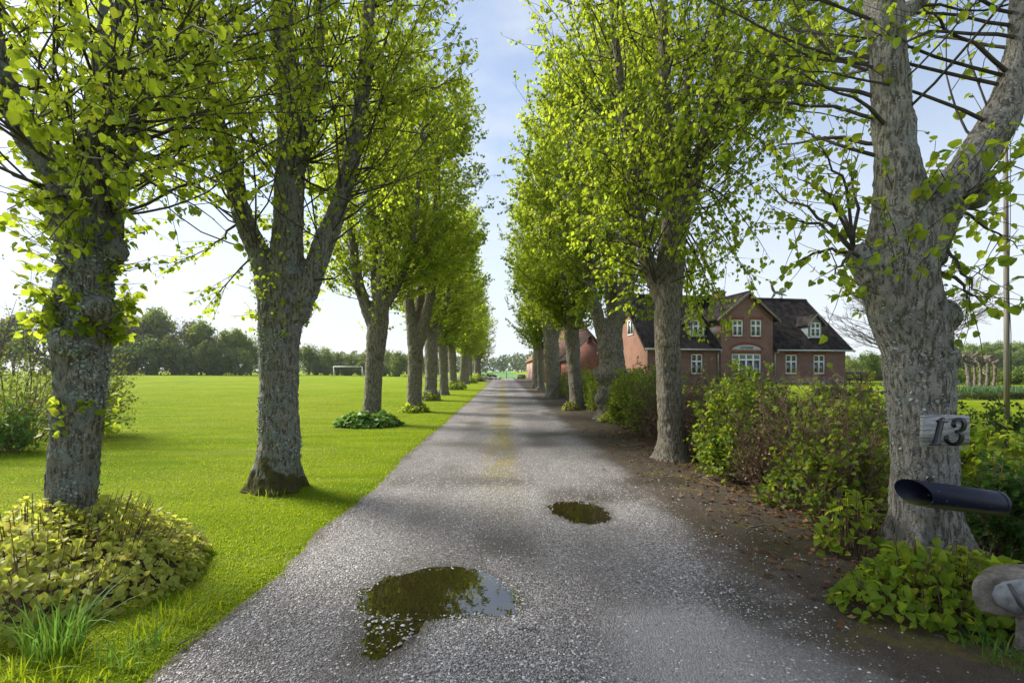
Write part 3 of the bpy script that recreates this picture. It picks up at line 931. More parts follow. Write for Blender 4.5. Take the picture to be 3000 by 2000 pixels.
Y = 5.75
b = base_at(812, Y)
L2 = [S(Y, (808, 1450, 175), (814, 1390, 140), (820, 1300, 128), (818, 1150, 124), (816, 1020, 128), (826, 900, 142), (840, 800, 118), (842, 690, 100), (850, 540, 92), (850, 320, 84), (832, 120, 74), (815, -100, 62), (800, -420, 46), (790, -800, 30)),
      S(Y, (805, 880, 100), (765, 760, 76), (715, 640, 66), (670, 480, 62), (625, 320, 58), (580, 160, 52), (540, -60, 44), (500, -380, 32)),
      S(Y, (860, 930, 92), (905, 830, 72), (950, 710, 64, .1), (995, 590, 60, .2), (1030, 470, 52, .3), (1060, 300, 46, .4), (1080, 80, 40, .5), (1085, -250, 30, .6)),
      S(Y, (850, 560, 60), (890, 420, 52, .3), (920, 260, 44, .6), (935, 60, 36, .8), (940, -250, 26, 1))]
ex = []
for (x0, y0, x1, y1, d1) in [(1000, 560, 1300, 480, .4), (850, 330, 1250, 260, .8), (840, 200, 1340, 130, .3), (1060, 300, 1340, 230, .4), (640, 380, 420, 520, -.4), (600, 240, 380, 330, .2), (720, 640, 540, 760, -.2), (760, 720, 620, 880, -.3), (905, 830, 1060, 760, -.6), (850, 480, 1120, 640, -.5)]:
    p0, p1 = P(x0, y0, Y), P(x1, y1, Y + d1)
    ex.append([p0, (p0 + p1) / 2 + np.array([0, 0, -.05]), p1])
make_tree('lichen-covered lime tree with dark moss at its foot, standing bare-based in the lawn', b, L2, 102, env_at(b[0], b[1] + .2, 6.8, 2.5, 2.9, 5.2),
          shoots=290, twigs=10, leaves=8, lsize=(.036, .066), bark='bark_lichen', voxel=.025, disp=.02, lichen=4200, tmpl=LEAF_MID, extra=ex, zmin=3.0, roots=6,
          sprouts=[(2.1, 3.3, 4, 60, .3, L2[0]), (1.9, 2.6, 4, 25, .16, L2[0])], near=2.2, hang=.7,
          burls=[(P(845, 800, Y - .15), .12)])

Y = 12.9
b = base_at(1090, Y)
L3 = [S(Y, (1088, 1250, 66), (1090, 1200, 56), (1096, 1080, 56), (1104, 980, 64), (1112, 930, 60), (1120, 840, 44), (1128, 720, 40), (1130, 560, 34), (1125, 350, 26), (1120, 180, 16)),
      S(Y, (1098, 960, 46), (1066, 880, 36), (1045, 800, 32), (1032, 690, 30), (1010, 520, 26), (990, 330, 18)),
      S(Y, (1120, 900, 40), (1150, 860, 28, .1), (1180, 800, 24, .2), (1205, 720, 22, .3), (1225, 560, 18, .5), (1235, 380, 14, .6)),
      S(Y, (1112, 900, 40), (1100, 790, 34, .5), (1090, 640, 30, .9), (1085, 450, 22, 1.2))]
make_tree('three-stemmed lime tree rising out of a round green leafy clump in the lawn', b, L3, 103, env_at(b[0], b[1], 7.6, 2.8, 3.2, 5.0), shoots=350, twigs=11, leaves=9, lsize=(.06, .10), voxel=.045, disp=.018, zmin=3.2, near=0, bark='bark', sprouts=[(2.6, 3.6, 4, 30, .3, L3[0])])

Y = 16.7
b = base_at(1214, Y)
L4 = [S(Y, (1214, 1212, 54), (1214, 1160, 46), (1216, 1080, 46), (1216, 1010, 48), (1204, 930, 34), (1196, 850, 32), (1194, 720, 28), (1190, 520, 22), (1186, 330, 14)),
      S(Y, (1222, 1020, 40), (1244, 940, 34), (1262, 860, 30), (1270, 740, 28), (1280, 560, 22), (1285, 400, 14)),
      S(Y, (1214, 960, 34, .2), (1232, 860, 28, .8), (1240, 720, 24, 1.2), (1240, 560, 18, 1.5))]
make_tree('lime tree forking low into two upright stems with leafy growth at its foot', b, L4, 104, env_at(b[0], b[1], 7.8, 2.8, 3.2, 5.2), shoots=350, twigs=11, leaves=9, lsize=(.065, .107), voxel=.05, disp=.02, zmin=3.2, near=0, bark='bark')

# --- the hedge-side row
Y = 3.6
b = base_at(2712, Y)
R1 = [S(Y, (2712, 1720, 330), (2708, 1640, 268), (2702, 1500, 236), (2704, 1340, 232), (2698, 1180, 236), (2684, 1020, 250), (2650, 900, 262), (2630, 780, 270), (2640, 680, 240), (2640, 590, 196), (2628, 480, 158), (2614, 330, 140), (2602, 180, 134), (2592, 40, 130), (2580, -150, 116), (2570, -500, 84), (2560, -900, 50)),
      S(Y, (2690, 760, 190), (2745, 640, 166), (2800, 545, 156), (2868, 450, 156), (2930, 350, 150), (2972, 230, 138), (3000, 80, 124), (3020, -120, 108), (3040, -450, 76), (3060, -800, 46)),
      S(Y, (2560, 800, 120), (2515, 755, 86), (2500, 735, 60)),
      S(Y, (2600, 90, 80), (2670, 20, 62, .1), (2730, -40, 54, .2), (2800, -180, 46, .3), (2850, -420, 34, .4))]
ex = []
for (x0, y0, x1, y1, d1) in [(2900, 220, 2380, 90, .1), (2890, 230, 2180, 160, .6), (2850, 330, 2330, 200, -.2), (2560, 360, 2150, 290, .4), (2560, 300, 2130, 215, .8), (2640, 400, 2300, 190, -.4), (2950, 110, 2540, 120, -.4), (2960, 60, 2480, 60, .3), (2900, 200, 2690, 20, -.3),
                             (2570, 60, 2190, 0, .3), (2560, 200, 2260, 60, .6), (2940, 40, 2620, -60, .2), (2520, 740, 2300, 640, -.3), (2510, 740, 2400, 540, -.2), (2520, 750, 2440, 800, -.5), (2700, 620, 2950, 640, .5), (2760, 620, 2980, 720, .3), (2740, 700, 2860, 860, -.4), (2540, 700, 2470, 470, .2), (2560, 720, 2350, 520, .5), (2530, 740, 2260, 560, .3), (2520, 750, 2330, 760, .2), (2560, 500, 2330, 380, .5), (2540, 690, 2400, 430, -.2), (2570, 420, 2240, 440, .9), (2800, 560, 2960, 420, .4), (2760, 640, 2900, 560, -.3), (2780, 820, 2880, 900, -.2)]:
    p0, p1 = P(x0, y0, Y), P(x1, y1, Y + d1)
    ex.append([p0, .6 * p0 + .4 * p1 + np.array([0, 0, .06]), .25 * p0 + .75 * p1 + np.array([0, 0, .03]), p1])
R1 = [[(a_, b_, c_, d_ * .95) for a_, b_, c_, d_ in st_] for st_ in R1]
R1o = make_tree('thick grey lime tree carrying the house number board and the black tube', b, R1, 201, env_at(b[0] + .2, b[1] + .2, 6.9, 2.7, 2.8, 5.0), shoots=60, twigs=7, leaves=3, lsize=(.04, .075),
          bark='bark_grey', voxel=.022, disp=.014, lichen=900, tmpl=LEAF_NEAR, extra=ex, parts=160, zmin=3.2, roots=6, flare=.2, hang=.7,
          burls=[(P(2520, 752, Y), .10), (P(2610, 780, Y - .02), .22), (P(2570, 800, Y), .15), (P(2755, 1050, Y + .02), .13), (P(2745, 930, Y + .05), .15), (P(2850, 560, Y + .1), .15)],
          sprouts=[(2.0, 2.9, 6, 34, .55, R1[0]), (1.9, 3.1, 5, 16, .3, R1[0]), (2.3, 3.2, 6, 20, .6, R1[1])], near=1.6)

Y = 7.6
b = base_at(1968, Y)
R2 = [S(Y, (1972, 1365, 150), (1970, 1320, 104), (1964, 1220, 80), (1958, 1080, 78), (1954, 940, 82), (1962, 820, 86), (1968, 720, 84), (1972, 620, 66), (1960, 500, 52), (1950, 360, 46), (1945, 160, 38), (1940, -60, 28), (1935, -300, 18)),
      S(Y, (1940, 870, 58), (1905, 790, 48), (1880, 690, 44), (1858, 560, 42), (1840, 430, 36), (1822, 280, 30), (1800, 100, 24), (1780, -140, 16)),
      S(Y, (1980, 700, 56), (2012, 610, 50, .1), (2044, 500, 46, .2), (2074, 380, 40, .3), (2095, 260, 36, .4), (2110, 80, 28, .5), (2115, -180, 18, .6)),
      S(Y, (1975, 640, 44), (2000, 500, 38, .5), (2010, 350, 32, .8), (2020, 120, 24, 1.1)),
      S(Y, (2080, 310, 30, .3), (2140, 290, 26, .3), (2185, 300, 24, .3))]
ex = []
for (x0, y0, x1, y1, d1) in [(1990, 660, 2100, 900, .5), (2010, 600, 2190, 800, .6), (2040, 500, 2260, 760, .3), (1985, 700, 2050, 950, .8), (2060, 430, 2280, 640, .8), (2000, 640, 2140, 960, 1.2), (2030, 560, 2230, 880, 1.0), (1990, 680, 2080, 860, -.4), (2040, 520, 2160, 700, -.6), (1900, 780, 1830, 900, -.3), (1880, 700, 1780, 820, .4), (1860, 560, 1700, 720, .2), (1840, 450, 1640, 600, -.3), (1870, 640, 1740, 640, -.8), (2080, 350, 2300, 480, 0), (1995, 660, 2020, 960, 1.4), (1960, 560, 1900, 720, -1.0), (1960, 480, 2060, 640, -1.1)]:
    p0, p1 = P(x0, y0, Y), P(x1, y1, Y + d1)
    ex.append([p0, .6 * p0 + .4 * p1 + np.array([0, 0, .14]), .25 * p0 + .75 * p1 + np.array([0, 0, .10]), p1])
make_tree('straight-trunked lime tree with pollard forks, standing in front of the farmhouse', b, R2, 202, env_at(b[0] + .35, b[1], 5.9, 3.1, 3.2, 4.7), shoots=420, twigs=11, leaves=7, lsize=(.044, .08), bark='bark', voxel=.032, disp=.015, tmpl=LEAF_MID, extra=ex, zmin=2.7, roots=6,
          burls=[(P(2185, 298, Y + .3), .1), (P(1960, 480, Y), .14)], near=2.5)

Y = 13.8
b = base_at(1790, Y)
R3 = [S(Y, (1790, 1250, 100), (1790, 1200, 84), (1792, 1140, 74), (1792, 1090, 84), (1790, 1040, 78), (1786, 1000, 82), (1800, 950, 60), (1826, 890, 56), (1838, 820, 50), (1846, 720, 42), (1850, 560, 34), (1850, 380, 24), (1850, 200, 14)),
      S(Y, (1776, 1000, 56), (1756, 940, 42), (1736, 870, 38), (1725, 780, 34), (1720, 640, 30), (1712, 480, 22), (1708, 320, 14)),
      S(Y, (1800, 930, 48, .2), (1790, 820, 40, .8), (1788, 680, 32, 1.2), (1790, 500, 22, 1.5))]
make_tree('squat burred lime tree with swollen knobbly trunk and tuft of shoots at its foot', b, R3, 203, env_at(b[0] + .3, b[1], 6.6, 3.2, 3.4, 5.0), shoots=400, twigs=11, leaves=8, lsize=(.066, .11), bark='bark', voxel=.045, disp=.026, zmin=2.7, near=0,
          burls=[(P(q_[0], q_[1], Y + q_[3]), q_[2]) for q_ in [(1768, 1100, .27, -.1), (1816, 1098, .26, -.08), (1790, 1094, .30, -.2), (1752, 1090, .15, -.05), (1762, 1168, .20, -.12), (1766, 1148, .17, -.1), (1764, 1184, .17, -.12), (1822, 1142, .13, 0), (1785, 1030, .22, -.2), (1800, 1008, .2, -.15), (1770, 1040, .15, -.1)]],
          extra=[[P(1836, 830, Y), P(1880 + 20 * k_, 800 - 15 * (k_ % 3), Y + .3 * (k_ % 4) - .3), P(1870 + 26 * k_, 960 - 35 * (k_ % 3), Y + .5 * (k_ % 4) - .6)] for k_ in range(8)] + [[P(1836 + 2 * (k_ % 4), 820 - 30 * (k_ % 4), Y), P(1900 + 14 * k_, 760 - 25 * (k_ % 4), Y + .25 * (k_ % 5)), P(1890 + 15 * k_, 930 - 30 * (k_ % 5), Y + .45 * (k_ % 5) - .2)] for k_ in range(16)] + [[P(1740, 880, Y), P(1715, 850, Y - .5), P(1690 + 12 * k_, 930 - 20 * k_, Y - .8)] for k_ in range(4)])

def gen_stems(x, y, seed, r=.3, fork=3.0, n=4, top=9.5, spread=1.3, lean=.1):
    rs = np.random.RandomState(seed)
    g = float(gh(x, y))
    lx, ly = rs.randn(2) * lean
    f = np.array([x + lx, y + ly, g + fork])
    out = [[(x, y, g - .05, r * 1.25), (x, y, g + .25, r * 1.02), (x + lx * .3, y + ly * .3, g + 1.1, r * .92), (x + lx * .7, y + ly * .7, g + 2.1, r * .95), (*f, r * .98), (f[0] + .05, f[1], f[2] + .5, r * .5)]]
    a0 = rs.rand() * 6.28
    for k in range(n):
        a = a0 + k * 6.283 / n + rs.randn() * .25
        dv = np.array([math.cos(a), math.sin(a)])
        s = spread * (.6 + .6 * rs.rand())
        out.append([(*(f[:2] - dv * .02), f[2] - .35, r * .55), (*(f[:2] + dv * .28 * s), f[2] + .55, r * .52), (*(f[:2] + dv * .55 * s), f[2] + 1.6, r * .44), (*(f[:2] + dv * .85 * s), f[2] + 3.4, r * .34), (*(f[:2] + dv * s), g + top * (.85 + .2 * rs.rand()), .05)])
    return out

def copy_tree(src, label, loc, rz, sc):
    r = src.copy()
    COL.objects.link(r)
    r.location, r.rotation_euler, r.scale = loc, (0, 0, rz), sc
    r['label'] = label
    for ch in src.children:
        if ch.name.startswith('leaf'):
            continue
        c = ch.copy()
        COL.objects.link(c)
        c.parent = r
    return r

def far_tree(label, px, Y, seed, wpx, bark='bark', leafm='leaf', fork=3.0, burls=(), **k):
    b = base_at(px, Y)
    r = wpx / 2 / F * Y
    st = gen_stems(b[0], b[1], seed, r, fork, **k)
    bl = [((b[0] + dx, b[1] + dy, z), rr) for dx, dy, z, rr in burls]
    return make_tree(label, b, st, seed, env_at(b[0], b[1], 7.2, 2.95, 3.4, 5.3), shoots=350, twigs=11, leaves=7, lsize=(.078, .128), bark=bark, leafm=leafm, voxel=.065, disp=.03, zmin=2.8, near=0, burls=bl, shoot_r=.014)

T5 = far_tree('lime tree with dark ivy-like moss and sprouts over its lower trunk', 1262, 23, 305, 42, burls=[(.12, -.22, .35, .26), (-.2, -.15, .2, .3), (.25, .1, .15, .25), (-.1, -.3, .05, .28)], lean=.2)
T6 = far_tree('lime tree with plain mossy foot beside the sprout-grown trunk', 1300, 28, 306, 30, leafm='leaf_fresh')
T7 = far_tree('dark lime tree with a cut leafy shrub at its foot', 1328, 36, 307, 26)
for label, src, px, Y, rz, sc in [
    ('bare-footed lime tree ahead of the last four in the lawn-side row', T6, 1353, 43, 1.9, (1, 1, 1)),
    ('lime tree fourth from the yard end of the lawn-side row', T5, 1366, 50, 3.6, (.9, .9, 1.0)),
    ('lime tree third from the yard end of the lawn-side row', T7, 1378, 57, 4.4, (1, 1, 1)),
    ('lime tree with black base second from the yard end of the lawn-side row', T5, 1396, 63, .8, (1, 1, .95)),
    ('last lime tree of the lawn-side row at the farmyard', T6, 1406, 70, 5.3, (1, 1, .93)),
]:
    b = base_at(px, Y)
    copy_tree(src, label, (b[0], b[1], 0), rz, sc)

R4 = far_tree('ribbed lime tree with yellowish sprouts at one side of its foot, hedge behind', 1690, 17.4, 404, 46, bark='bark', fork=3.1, lean=.15)
R5 = far_tree('wide-footed lime tree with spreading roots and flared head', 1622, 25, 405, 48, fork=3.0, lean=.1)
for label, src, px, Y, rz, sc in [
    ('slim grey lime tree ahead of the barn in the hedge-side row', R4, 1585, 34, 2.1, (.95, .95, 1.0)),
    ('knobbly lime tree next to the barn wall', R5, 1569, 39, 4.0, (.85, .85, 1.0)),
]:
    b = base_at(px, Y)
    copy_tree(src, label, (b[0], b[1], 0), rz, sc)

# ------------------------------------------------------------------ shrubs and hedges
def shrub(name, label, cat, x, y, rx, ry, hgt, seed, stems=40, twigs=8, leaves=5, lsize=(.04, .07), leafm='leaf_fresh', twigm='twig_brown', tmpl=LEAF_FAR, parts=0, group=None, spread=.5, up=.06, base_r=.4, stem_r=.009,
          leaf_t0=.25, hang=.4, tw=(.12, .4), tlo=.15, dome=False, leafy=None, outer=0.0):
    rs = np.random.RandomState(seed)
    O = np.array([x, y, float(gh(x, y))])
    root = thing(name, label, cat, tuple(O), 0, group)
    a = rs.rand(stems) * 6.283
    r = np.sqrt(rs.rand(stems)) * base_r
    st = O + np.c_[np.cos(a) * r * rx, np.sin(a) * r * ry, 0 * a - .02]
    d0 = norm(np.c_[np.cos(a) * spread * rx, np.sin(a) * spread * ry, .55 + .5 * rs.rand(stems)] + rs.randn(stems, 3) * .16)
    env = (O + np.array([0, 0, hgt * (.0 if dome else .42)]), np.array([rx, ry, hgt * (1.0 if dome else .60)]))
    L = hgt * (.75 + .6 * rs.rand(stems))
    pts, L = grow_shoots(rs, st, d0, L, env, up, .14, 8)
    tws, _ = twigs_on(rs, pts, L, twigs, tw[0], tw[1], t0=tlo, n=3 if y < 7 else 2)
    V1, Q1 = tubes(pts - O, stem_r * (.6 + .7 * rs.rand(stems))[:, None] * np.linspace(1, .3, 8)[None], 4)
    V2, Q2 = tubes(tws - O, np.repeat(np.linspace(.0035, .0016, tws.shape[1])[None], len(tws), 0), 3)
    MB().add(V1, [Q1]).add(V2, [Q2]).build('branches', M[twigm], root, smooth=True)
    if leaves:
        src = tws if leafy is None else tws[leafy(tws[:, -1], rs)]
        lp, la, ln, ls = leaves_on(rs, src, leaves, *lsize, t0=leaf_t0, hang=hang)
        keep = (lp[:, 2] > O[2] + .02)
        if outer:
            v = np.sqrt((((lp - env[0]) / env[1]) ** 2).sum(1))
            keep &= (v > outer)
        lp, la, ln, ls = lp[keep], la[keep], ln[keep], ls[keep]
        if parts:
            rest = leaf_objects(root, O, lp, la, ln, ls, leafm, parts)
            lp, la, ln, ls = lp[rest], la[rest], ln[rest], ls[rest]
        V, polys = leaf_mesh_arrays(lp - O, la, ln, ls, tmpl)
        tag(link('foliage', mesh_np('foliage', V, polys, M[leafm]), root), kind='stuff')
    return root

# clipped shoots round the foot of the near lawn-side tree
def mound(name, label, x, y, rx, ry, hgt, seed, n, lsize, leafm, parts=0, stub=0, tmpl=LEAF_NEAR, cat='shrub', hang=.35, group=None, soil=True):
    rs = np.random.RandomState(seed)
    O = np.array([x, y, float(gh(x, y))])
    root = thing(name, label, cat, tuple(O), 0, group)
    def surf(k):
        r, a = np.sqrt(rs.rand(k)), rs.rand(k) * 6.283
        wob = 1 + .24 * (vnoise(np.c_[np.cos(a) * 1.9 + 5, np.sin(a) * 1.9 + 5, 0 * a + seed]) - .5)
        px, py = np.cos(a) * r * rx * wob, np.sin(a) * r * ry * wob
        lump = .35 + 1.3 * fbm(np.c_[px * 3.6 + 7, py * 3.6, 0 * px + seed], 3)
        return np.c_[px, py, hgt * np.maximum(1 - r ** 2.3, 0) ** .62 * lump], r, a
    p, r, a = surf(n)
    p[:, 2] *= 1 - .55 * rs.rand(n) ** 2.2
    ax = norm(np.c_[np.cos(a) * r, np.sin(a) * r, .25 - hang - .2 * rs.rand(n)] + rs.randn(n, 3) * .55)
    nr = norm(np.c_[np.cos(a) * r * .8, np.sin(a) * r * .8, 0 * a + 1] + rs.randn(n, 3) * .35)
    nr = norm(nr - ax * (nr * ax).sum(1, keepdims=True))
    ls = lsize[0] + (lsize[1] - lsize[0]) * rs.rand(n) ** 1.5
    lp = p + O
    k = max(stub, 60)
    q, rq, aq = surf(k)
    tip = q + np.c_[np.cos(aq) * .04 * rq, np.sin(aq) * .04 * rq, .03 + .05 * rs.rand(k)]
    foot = q * np.array([.8, .8, 0])
    pts = np.stack([foot, .5 * foot + .5 * q + rs.randn(k, 3) * .01, q, tip], 1)
    V1, Q1 = tubes(pts, np.repeat(np.array([.006, .0045, .0032, .0026])[None], k, 0), 3)
    MB().add(V1, [Q1]).build('stems', M['twig_brown'], root, smooth=True)
    if parts:
        rest = leaf_objects(root, O, lp, ax, nr, ls, leafm, parts)
        lp, ax, nr, ls = lp[rest], ax[rest], nr[rest], ls[rest]
    V, polys = leaf_mesh_arrays(lp - O, ax, nr, ls, tmpl)
    tag(link('foliage', mesh_np('foliage', V, polys, M[leafm]), root), kind='stuff')
    if soil:
        g = 14
        th = np.linspace(0, 6.283, 28, endpoint=False)
        rings = [np.c_[np.cos(th) * rx * f, np.sin(th) * ry * f, np.full(28, hgt * z)] for f, z in ((.80, .0), (.72, .22), (.5, .36), (.3, .42))]
        Vv = np.vstack(rings + [[[0, 0, hgt * .44]]])
        qd = [(28 * k_ + i, 28 * k_ + (i + 1) % 28, 28 * (k_ + 1) + (i + 1) % 28, 28 * (k_ + 1) + i) for k_ in range(3) for i in range(28)]
        tr = [(84 + i, 84 + (i + 1) % 28, 112) for i in range(28)]
        MB().add(Vv, [qd, tr]).build('leaf_mould', M['litter_soil'], root, smooth=True)
    return root

def litter_soil():
    t = NT('leaf_mould')
    p = t.pos()
    c = t.mix(t.rng(t.noise(p, 30, 5.0, .7), .35, .65), (.018, .012, .008), (.075, .04, .022))
    return t.done(t.bsdf(c, .95, t.bump(t.noise(p, 45, 4.0), 1, .03)))
M['litter_soil'] = litter_soil()

mound('lime_shoots', 'wide clipped mound of yellow-green shoots round the foot of a gnarled tree', -3.32, 3.22, 1.15, .98, .40, 11, 5200, (.03, .06), 'leaf_yellow', parts=290, stub=420)
mound('broad_leaf_plant', 'round clump of glossy broad green leaves round a three-stemmed tree', *base_at(1078, 12.4), .80, .62, .34, 12, 900, (.09, .17), 'leaf_hosta', parts=150, stub=60, cat='plant')
mound('foot_shoots', 'low leafy growth round the foot of the two-stemmed tree', *base_at(1214, 16.5), .52, .5, .26, 13, 500, (.07, .12), 'leaf_fresh', stub=60, tmpl=LEAF_FAR)
mound('foot_shoots', 'sprouting green tuft at the foot of the mossy ivy-grown tree', *base_at(1256, 22.7), .62, .55, .42, 14, 380, (.08, .13), 'leaf_fresh', stub=60, tmpl=LEAF_FAR, soil=False)
mound('foot_shoots', 'cut leafy shrub at the foot of a dark lime tree', *base_at(1335, 35.6), .85, .7, .62, 15, 700, (.09, .14), 'leaf_fresh', stub=60, tmpl=LEAF_FAR)
mound('foot_shoots', 'leafy shrub round the last black-based lime tree by the farmyard', *base_at(1398, 62), 1.1, .9, .9, 16, 700, (.12, .18), 'leaf_fresh', stub=60, tmpl=LEAF_FAR)
mound('foot_shoots', 'leafy shrub in the lawn-side row halfway to the farmyard', *base_at(1382, 54), .7, .7, .7, 17, 500, (.12, .18), 'leaf_fresh', stub=60, tmpl=LEAF_FAR)
mound('foot_shoots', 'yellow-green tuft of shoots at the foot of the burred tree', *base_at(1800, 13.2), .46, .36, .34, 18, 500, (.05, .09), 'leaf_yellow', stub=120, tmpl=LEAF_FAR, soil=False)
mound('foot_shoots', 'yellowish sprouts beside the ribbed tree in front of the hedge', *base_at(1668, 17.0), .25, .2, .34, 19, 160, (.06, .1), 'leaf_yellow', stub=60, tmpl=LEAF_FAR, soil=False)
# around the thick tree with the number board
mound('lime_shoots', 'fresh green leafy shoots round the foot of the number-board tree', *base_at(2765, 2.85), .66, .38, .30, 20, 1400, (.032, .07), 'leaf_fresh', parts=220, stub=120, hang=.2, soil=False)
mound('lime_shoots', 'small leafy tuft on the drive side of the number-board tree', *base_at(2490, 3.75), .24, .2, .42, 22, 150, (.045, .085), 'leaf_fresh', parts=80, stub=60, hang=.2, soil=False)

# hedge of separate shrubs along the garden
def tops(z):
    return lambda p, rs: (p[:, 2] > z) | (rs.rand(len(p)) < .12)
def frac(f):
    return lambda p, rs: rs.rand(len(p)) < f
HG = 'hedge shrubs along the garden side'
def hedge(label, px, Y, rx, ry, h, seed, kind, **k):
    b = base_at(px, Y)
    par = dict(stems=70, twigs=11, leaves=5, leafm='leaf_hedge', lsize=(.045, .075), spread=.35, base_r=.7, stem_r=.010, tw=(.12, .38), group=HG)
    if kind == 'bare':
        par.update(leaves=3, leafy=frac(.30), twigs=21, stems=100, leafm='leaf_dry', lsize=(.02, .045), stem_r=.008)
    elif kind == 'green':
        par.update(leaves=7, twigs=12)
    elif kind == 'half':
        par.update(leaves=5, leafy=frac(.30), twigs=18)
    par.update(k)
    return shrub('hedge_shrub', label, 'hedge', b[0], b[1], rx, ry, h, seed, **par)
hedge('sparse twiggy hedge shrub with yellow-green sprays next to the number-board tree', 2490, 4.8, .66, .6, 1.56, 51, 'half', leafy=frac(.2), stems=90)
hedge('low leafy hedge sprays over dry leaves, by the number-board tree', 2470, 4.35, .36, .32, .85, 57, 'half', stems=30)
hedge('bare brown tangle of hedge twigs next to the bright green shrub', 2345, 5.55, .74, .65, 1.58, 52, 'bare', stems=130)
hedge('low green sprays at the foot of the brown hedge tangle', 2330, 5.1, .28, .26, .7, 62, 'green', stems=18)
hedge('bright green leafy hedge shrub reaching down to the leaf litter', 2205, 6.3, .62, .62, 1.58, 53, 'green', stems=80)
hedge('green and brown hedge shrub behind the bright green one', 2150, 7.2, .65, .6, 1.6, 63, 'half', stems=90)
hedge('brown twiggy hedge shrub behind the straight-trunked tree', 2062, 8.2, .75, .8, 1.62, 54, 'bare', stems=130)
hedge('dense brown hedge stretch in front of the garden door', 2000, 9.4, .8, .8, 1.66, 58, 'bare', stems=140)
hedge('brown hedge stretch with green tips between trunk and light green shrub', 1940, 10.6, .8, .8, 1.66, 64, 'half', stems=120)
hedge('dense light green hedge shrub beside the straight trunk', 1868, 12.0, .72, .9, 1.72, 55, 'green', stems=130, twigs=14)
hedge('tall light green hedge shrub next to the burred tree', 1836, 13.8, .72, .9, 1.72, 65, 'green', stems=110, twigs=13)
hedge('light green hedge shrub behind the burred tree', 1790, 15.8, .75, 1.1, 1.75, 56, 'green', stems=100)
hedge('leafy hedge shrub between the burred tree and the ribbed tree', 1745, 18.6, .75, 1.4, 1.8, 59, 'green', stems=100)
hedge('yellowing hedge shrub behind the ribbed tree', 1705, 21.5, .75, 1.4, 1.8, 66, 'half', stems=90)
hedge('brown half-leafed hedge shrub past the ribbed tree', 1678, 24.5, .75, 1.5, 1.8, 60, 'half', stems=80)
hedge('dull green hedge shrub behind the wide-footed tree', 1650, 29, .8, 2.0, 1.8, 61, 'half', stems=80, leafm='leaf_dark')
# garden side of the thick tree
def bush(label, px, Y, rx, ry, h, seed, group=None, name='garden_shrub', **k):
    b = base_at(px, Y)
    return shrub(name, label, 'shrub', b[0], b[1], rx, ry, h, seed, group=group, **k)
bush('dark green leafy bush beside the pole and number-board tree', 2990, 5.2, .75, .7, 1.15, 71, leafm='leaf_dark', stems=80, twigs=12, leaves=8, lsize=(.03, .05))
bush('yellow-green twiggy shrub just behind the black tube', 2905, 4.45, .55, .42, 1.0, 72, leafm='leaf_fresh', stems=50, twigs=10, leaves=5, lsize=(.045, .075), tmpl=LEAF_NEAR)
bush('low shaded bush behind the stone slab', 2960, 3.7, .42, .35, .72, 73, leafm='leaf_dark', stems=50, twigs=10, leaves=6, lsize=(.04, .06))
bush('pale grey-green clipped shrub in front of the farmhouse door', 2120, 13.5, 1.15, .8, 1.62, 74, leafm='leaf_far3', stems=90, twigs=14, leaves=7, lsize=(.03, .05))
bush('fresh green young bush in front of the farmhouse corner of the porch', 2225, 12.0, .55, .55, 1.58, 75, leafm='leaf_hosta', stems=40, twigs=9, leaves=5, lsize=(.07, .11))
bush('dark glossy hedge bush below the sunlit orange gable wall', 1850, 17.5, 1.0, 1.0, 1.95, 76, leafm='leaf_dark', stems=80, twigs=12, leaves=7, lsize=(.05, .08))
bush('low blue-green groundcover below the farmhouse corner', 2470, 22, 2.4, 1.0, .55, 77, leafm='leaf_box', stems=90, twigs=9, leaves=6, lsize=(.05, .08), dome=True)
bush('sprawling bare rose stems against the farmhouse wall', 2350, 33, 1.6, .6, 1.7, 78, leafm='leaf_far1', twigm='twig_brown', stems=40, twigs=8, leaves=1, lsize=(.05, .07))
bush('sword-leaved young plant with pale spring leaves by the mulch bed', 2555, 11.0, .3, .3, 1.2, 79, leafm='leaf_hosta', stems=14, twigs=4, leaves=4, lsize=(.10, .16))
# big loose shrub at the lawn's edge
bush('tall loose willowy shrub with thin bare stems and small yellow-green leaves', 0, 9.6, 2.3, 1.8, 4.6, 80, leafm='leaf_far4', stems=170, twigs=16, leaves=3, lsize=(.045, .075), spread=.28, base_r=.6, stem_r=.012, tw=(.25, .8), twigm='twig_brown', name='willow_shrub')
bush('low bright green suckers under the willowy shrub', 30, 8.4, .5, .4, .9, 81, leafm='leaf_hosta', stems=30, twigs=8, leaves=5, lsize=(.05, .08))

# ------------------------------------------------------------------ farmhouse
TH = math.radians(10)
HC = (11.55, 36.5)
HB = .36
ct, s_t = math.cos(TH), math.sin(TH)
def hu(px, dv=0.0):
    """distance along the facade for a photo column"""
    k = (px - VX) / F
    cx, cy = HC[0] - s_t * dv, HC[1] + ct * dv
    return (cy * k - cx) / (ct - s_t * k)
def hz(px, py, dv=0.0):
    u = hu(px, dv)
    return H + (HY - py) / F * (HC[1] + ct * dv + s_t * u) - HB
HL, HD = hu(2477), 9.2
EAVE = 3.28
RIDGE = 8.0

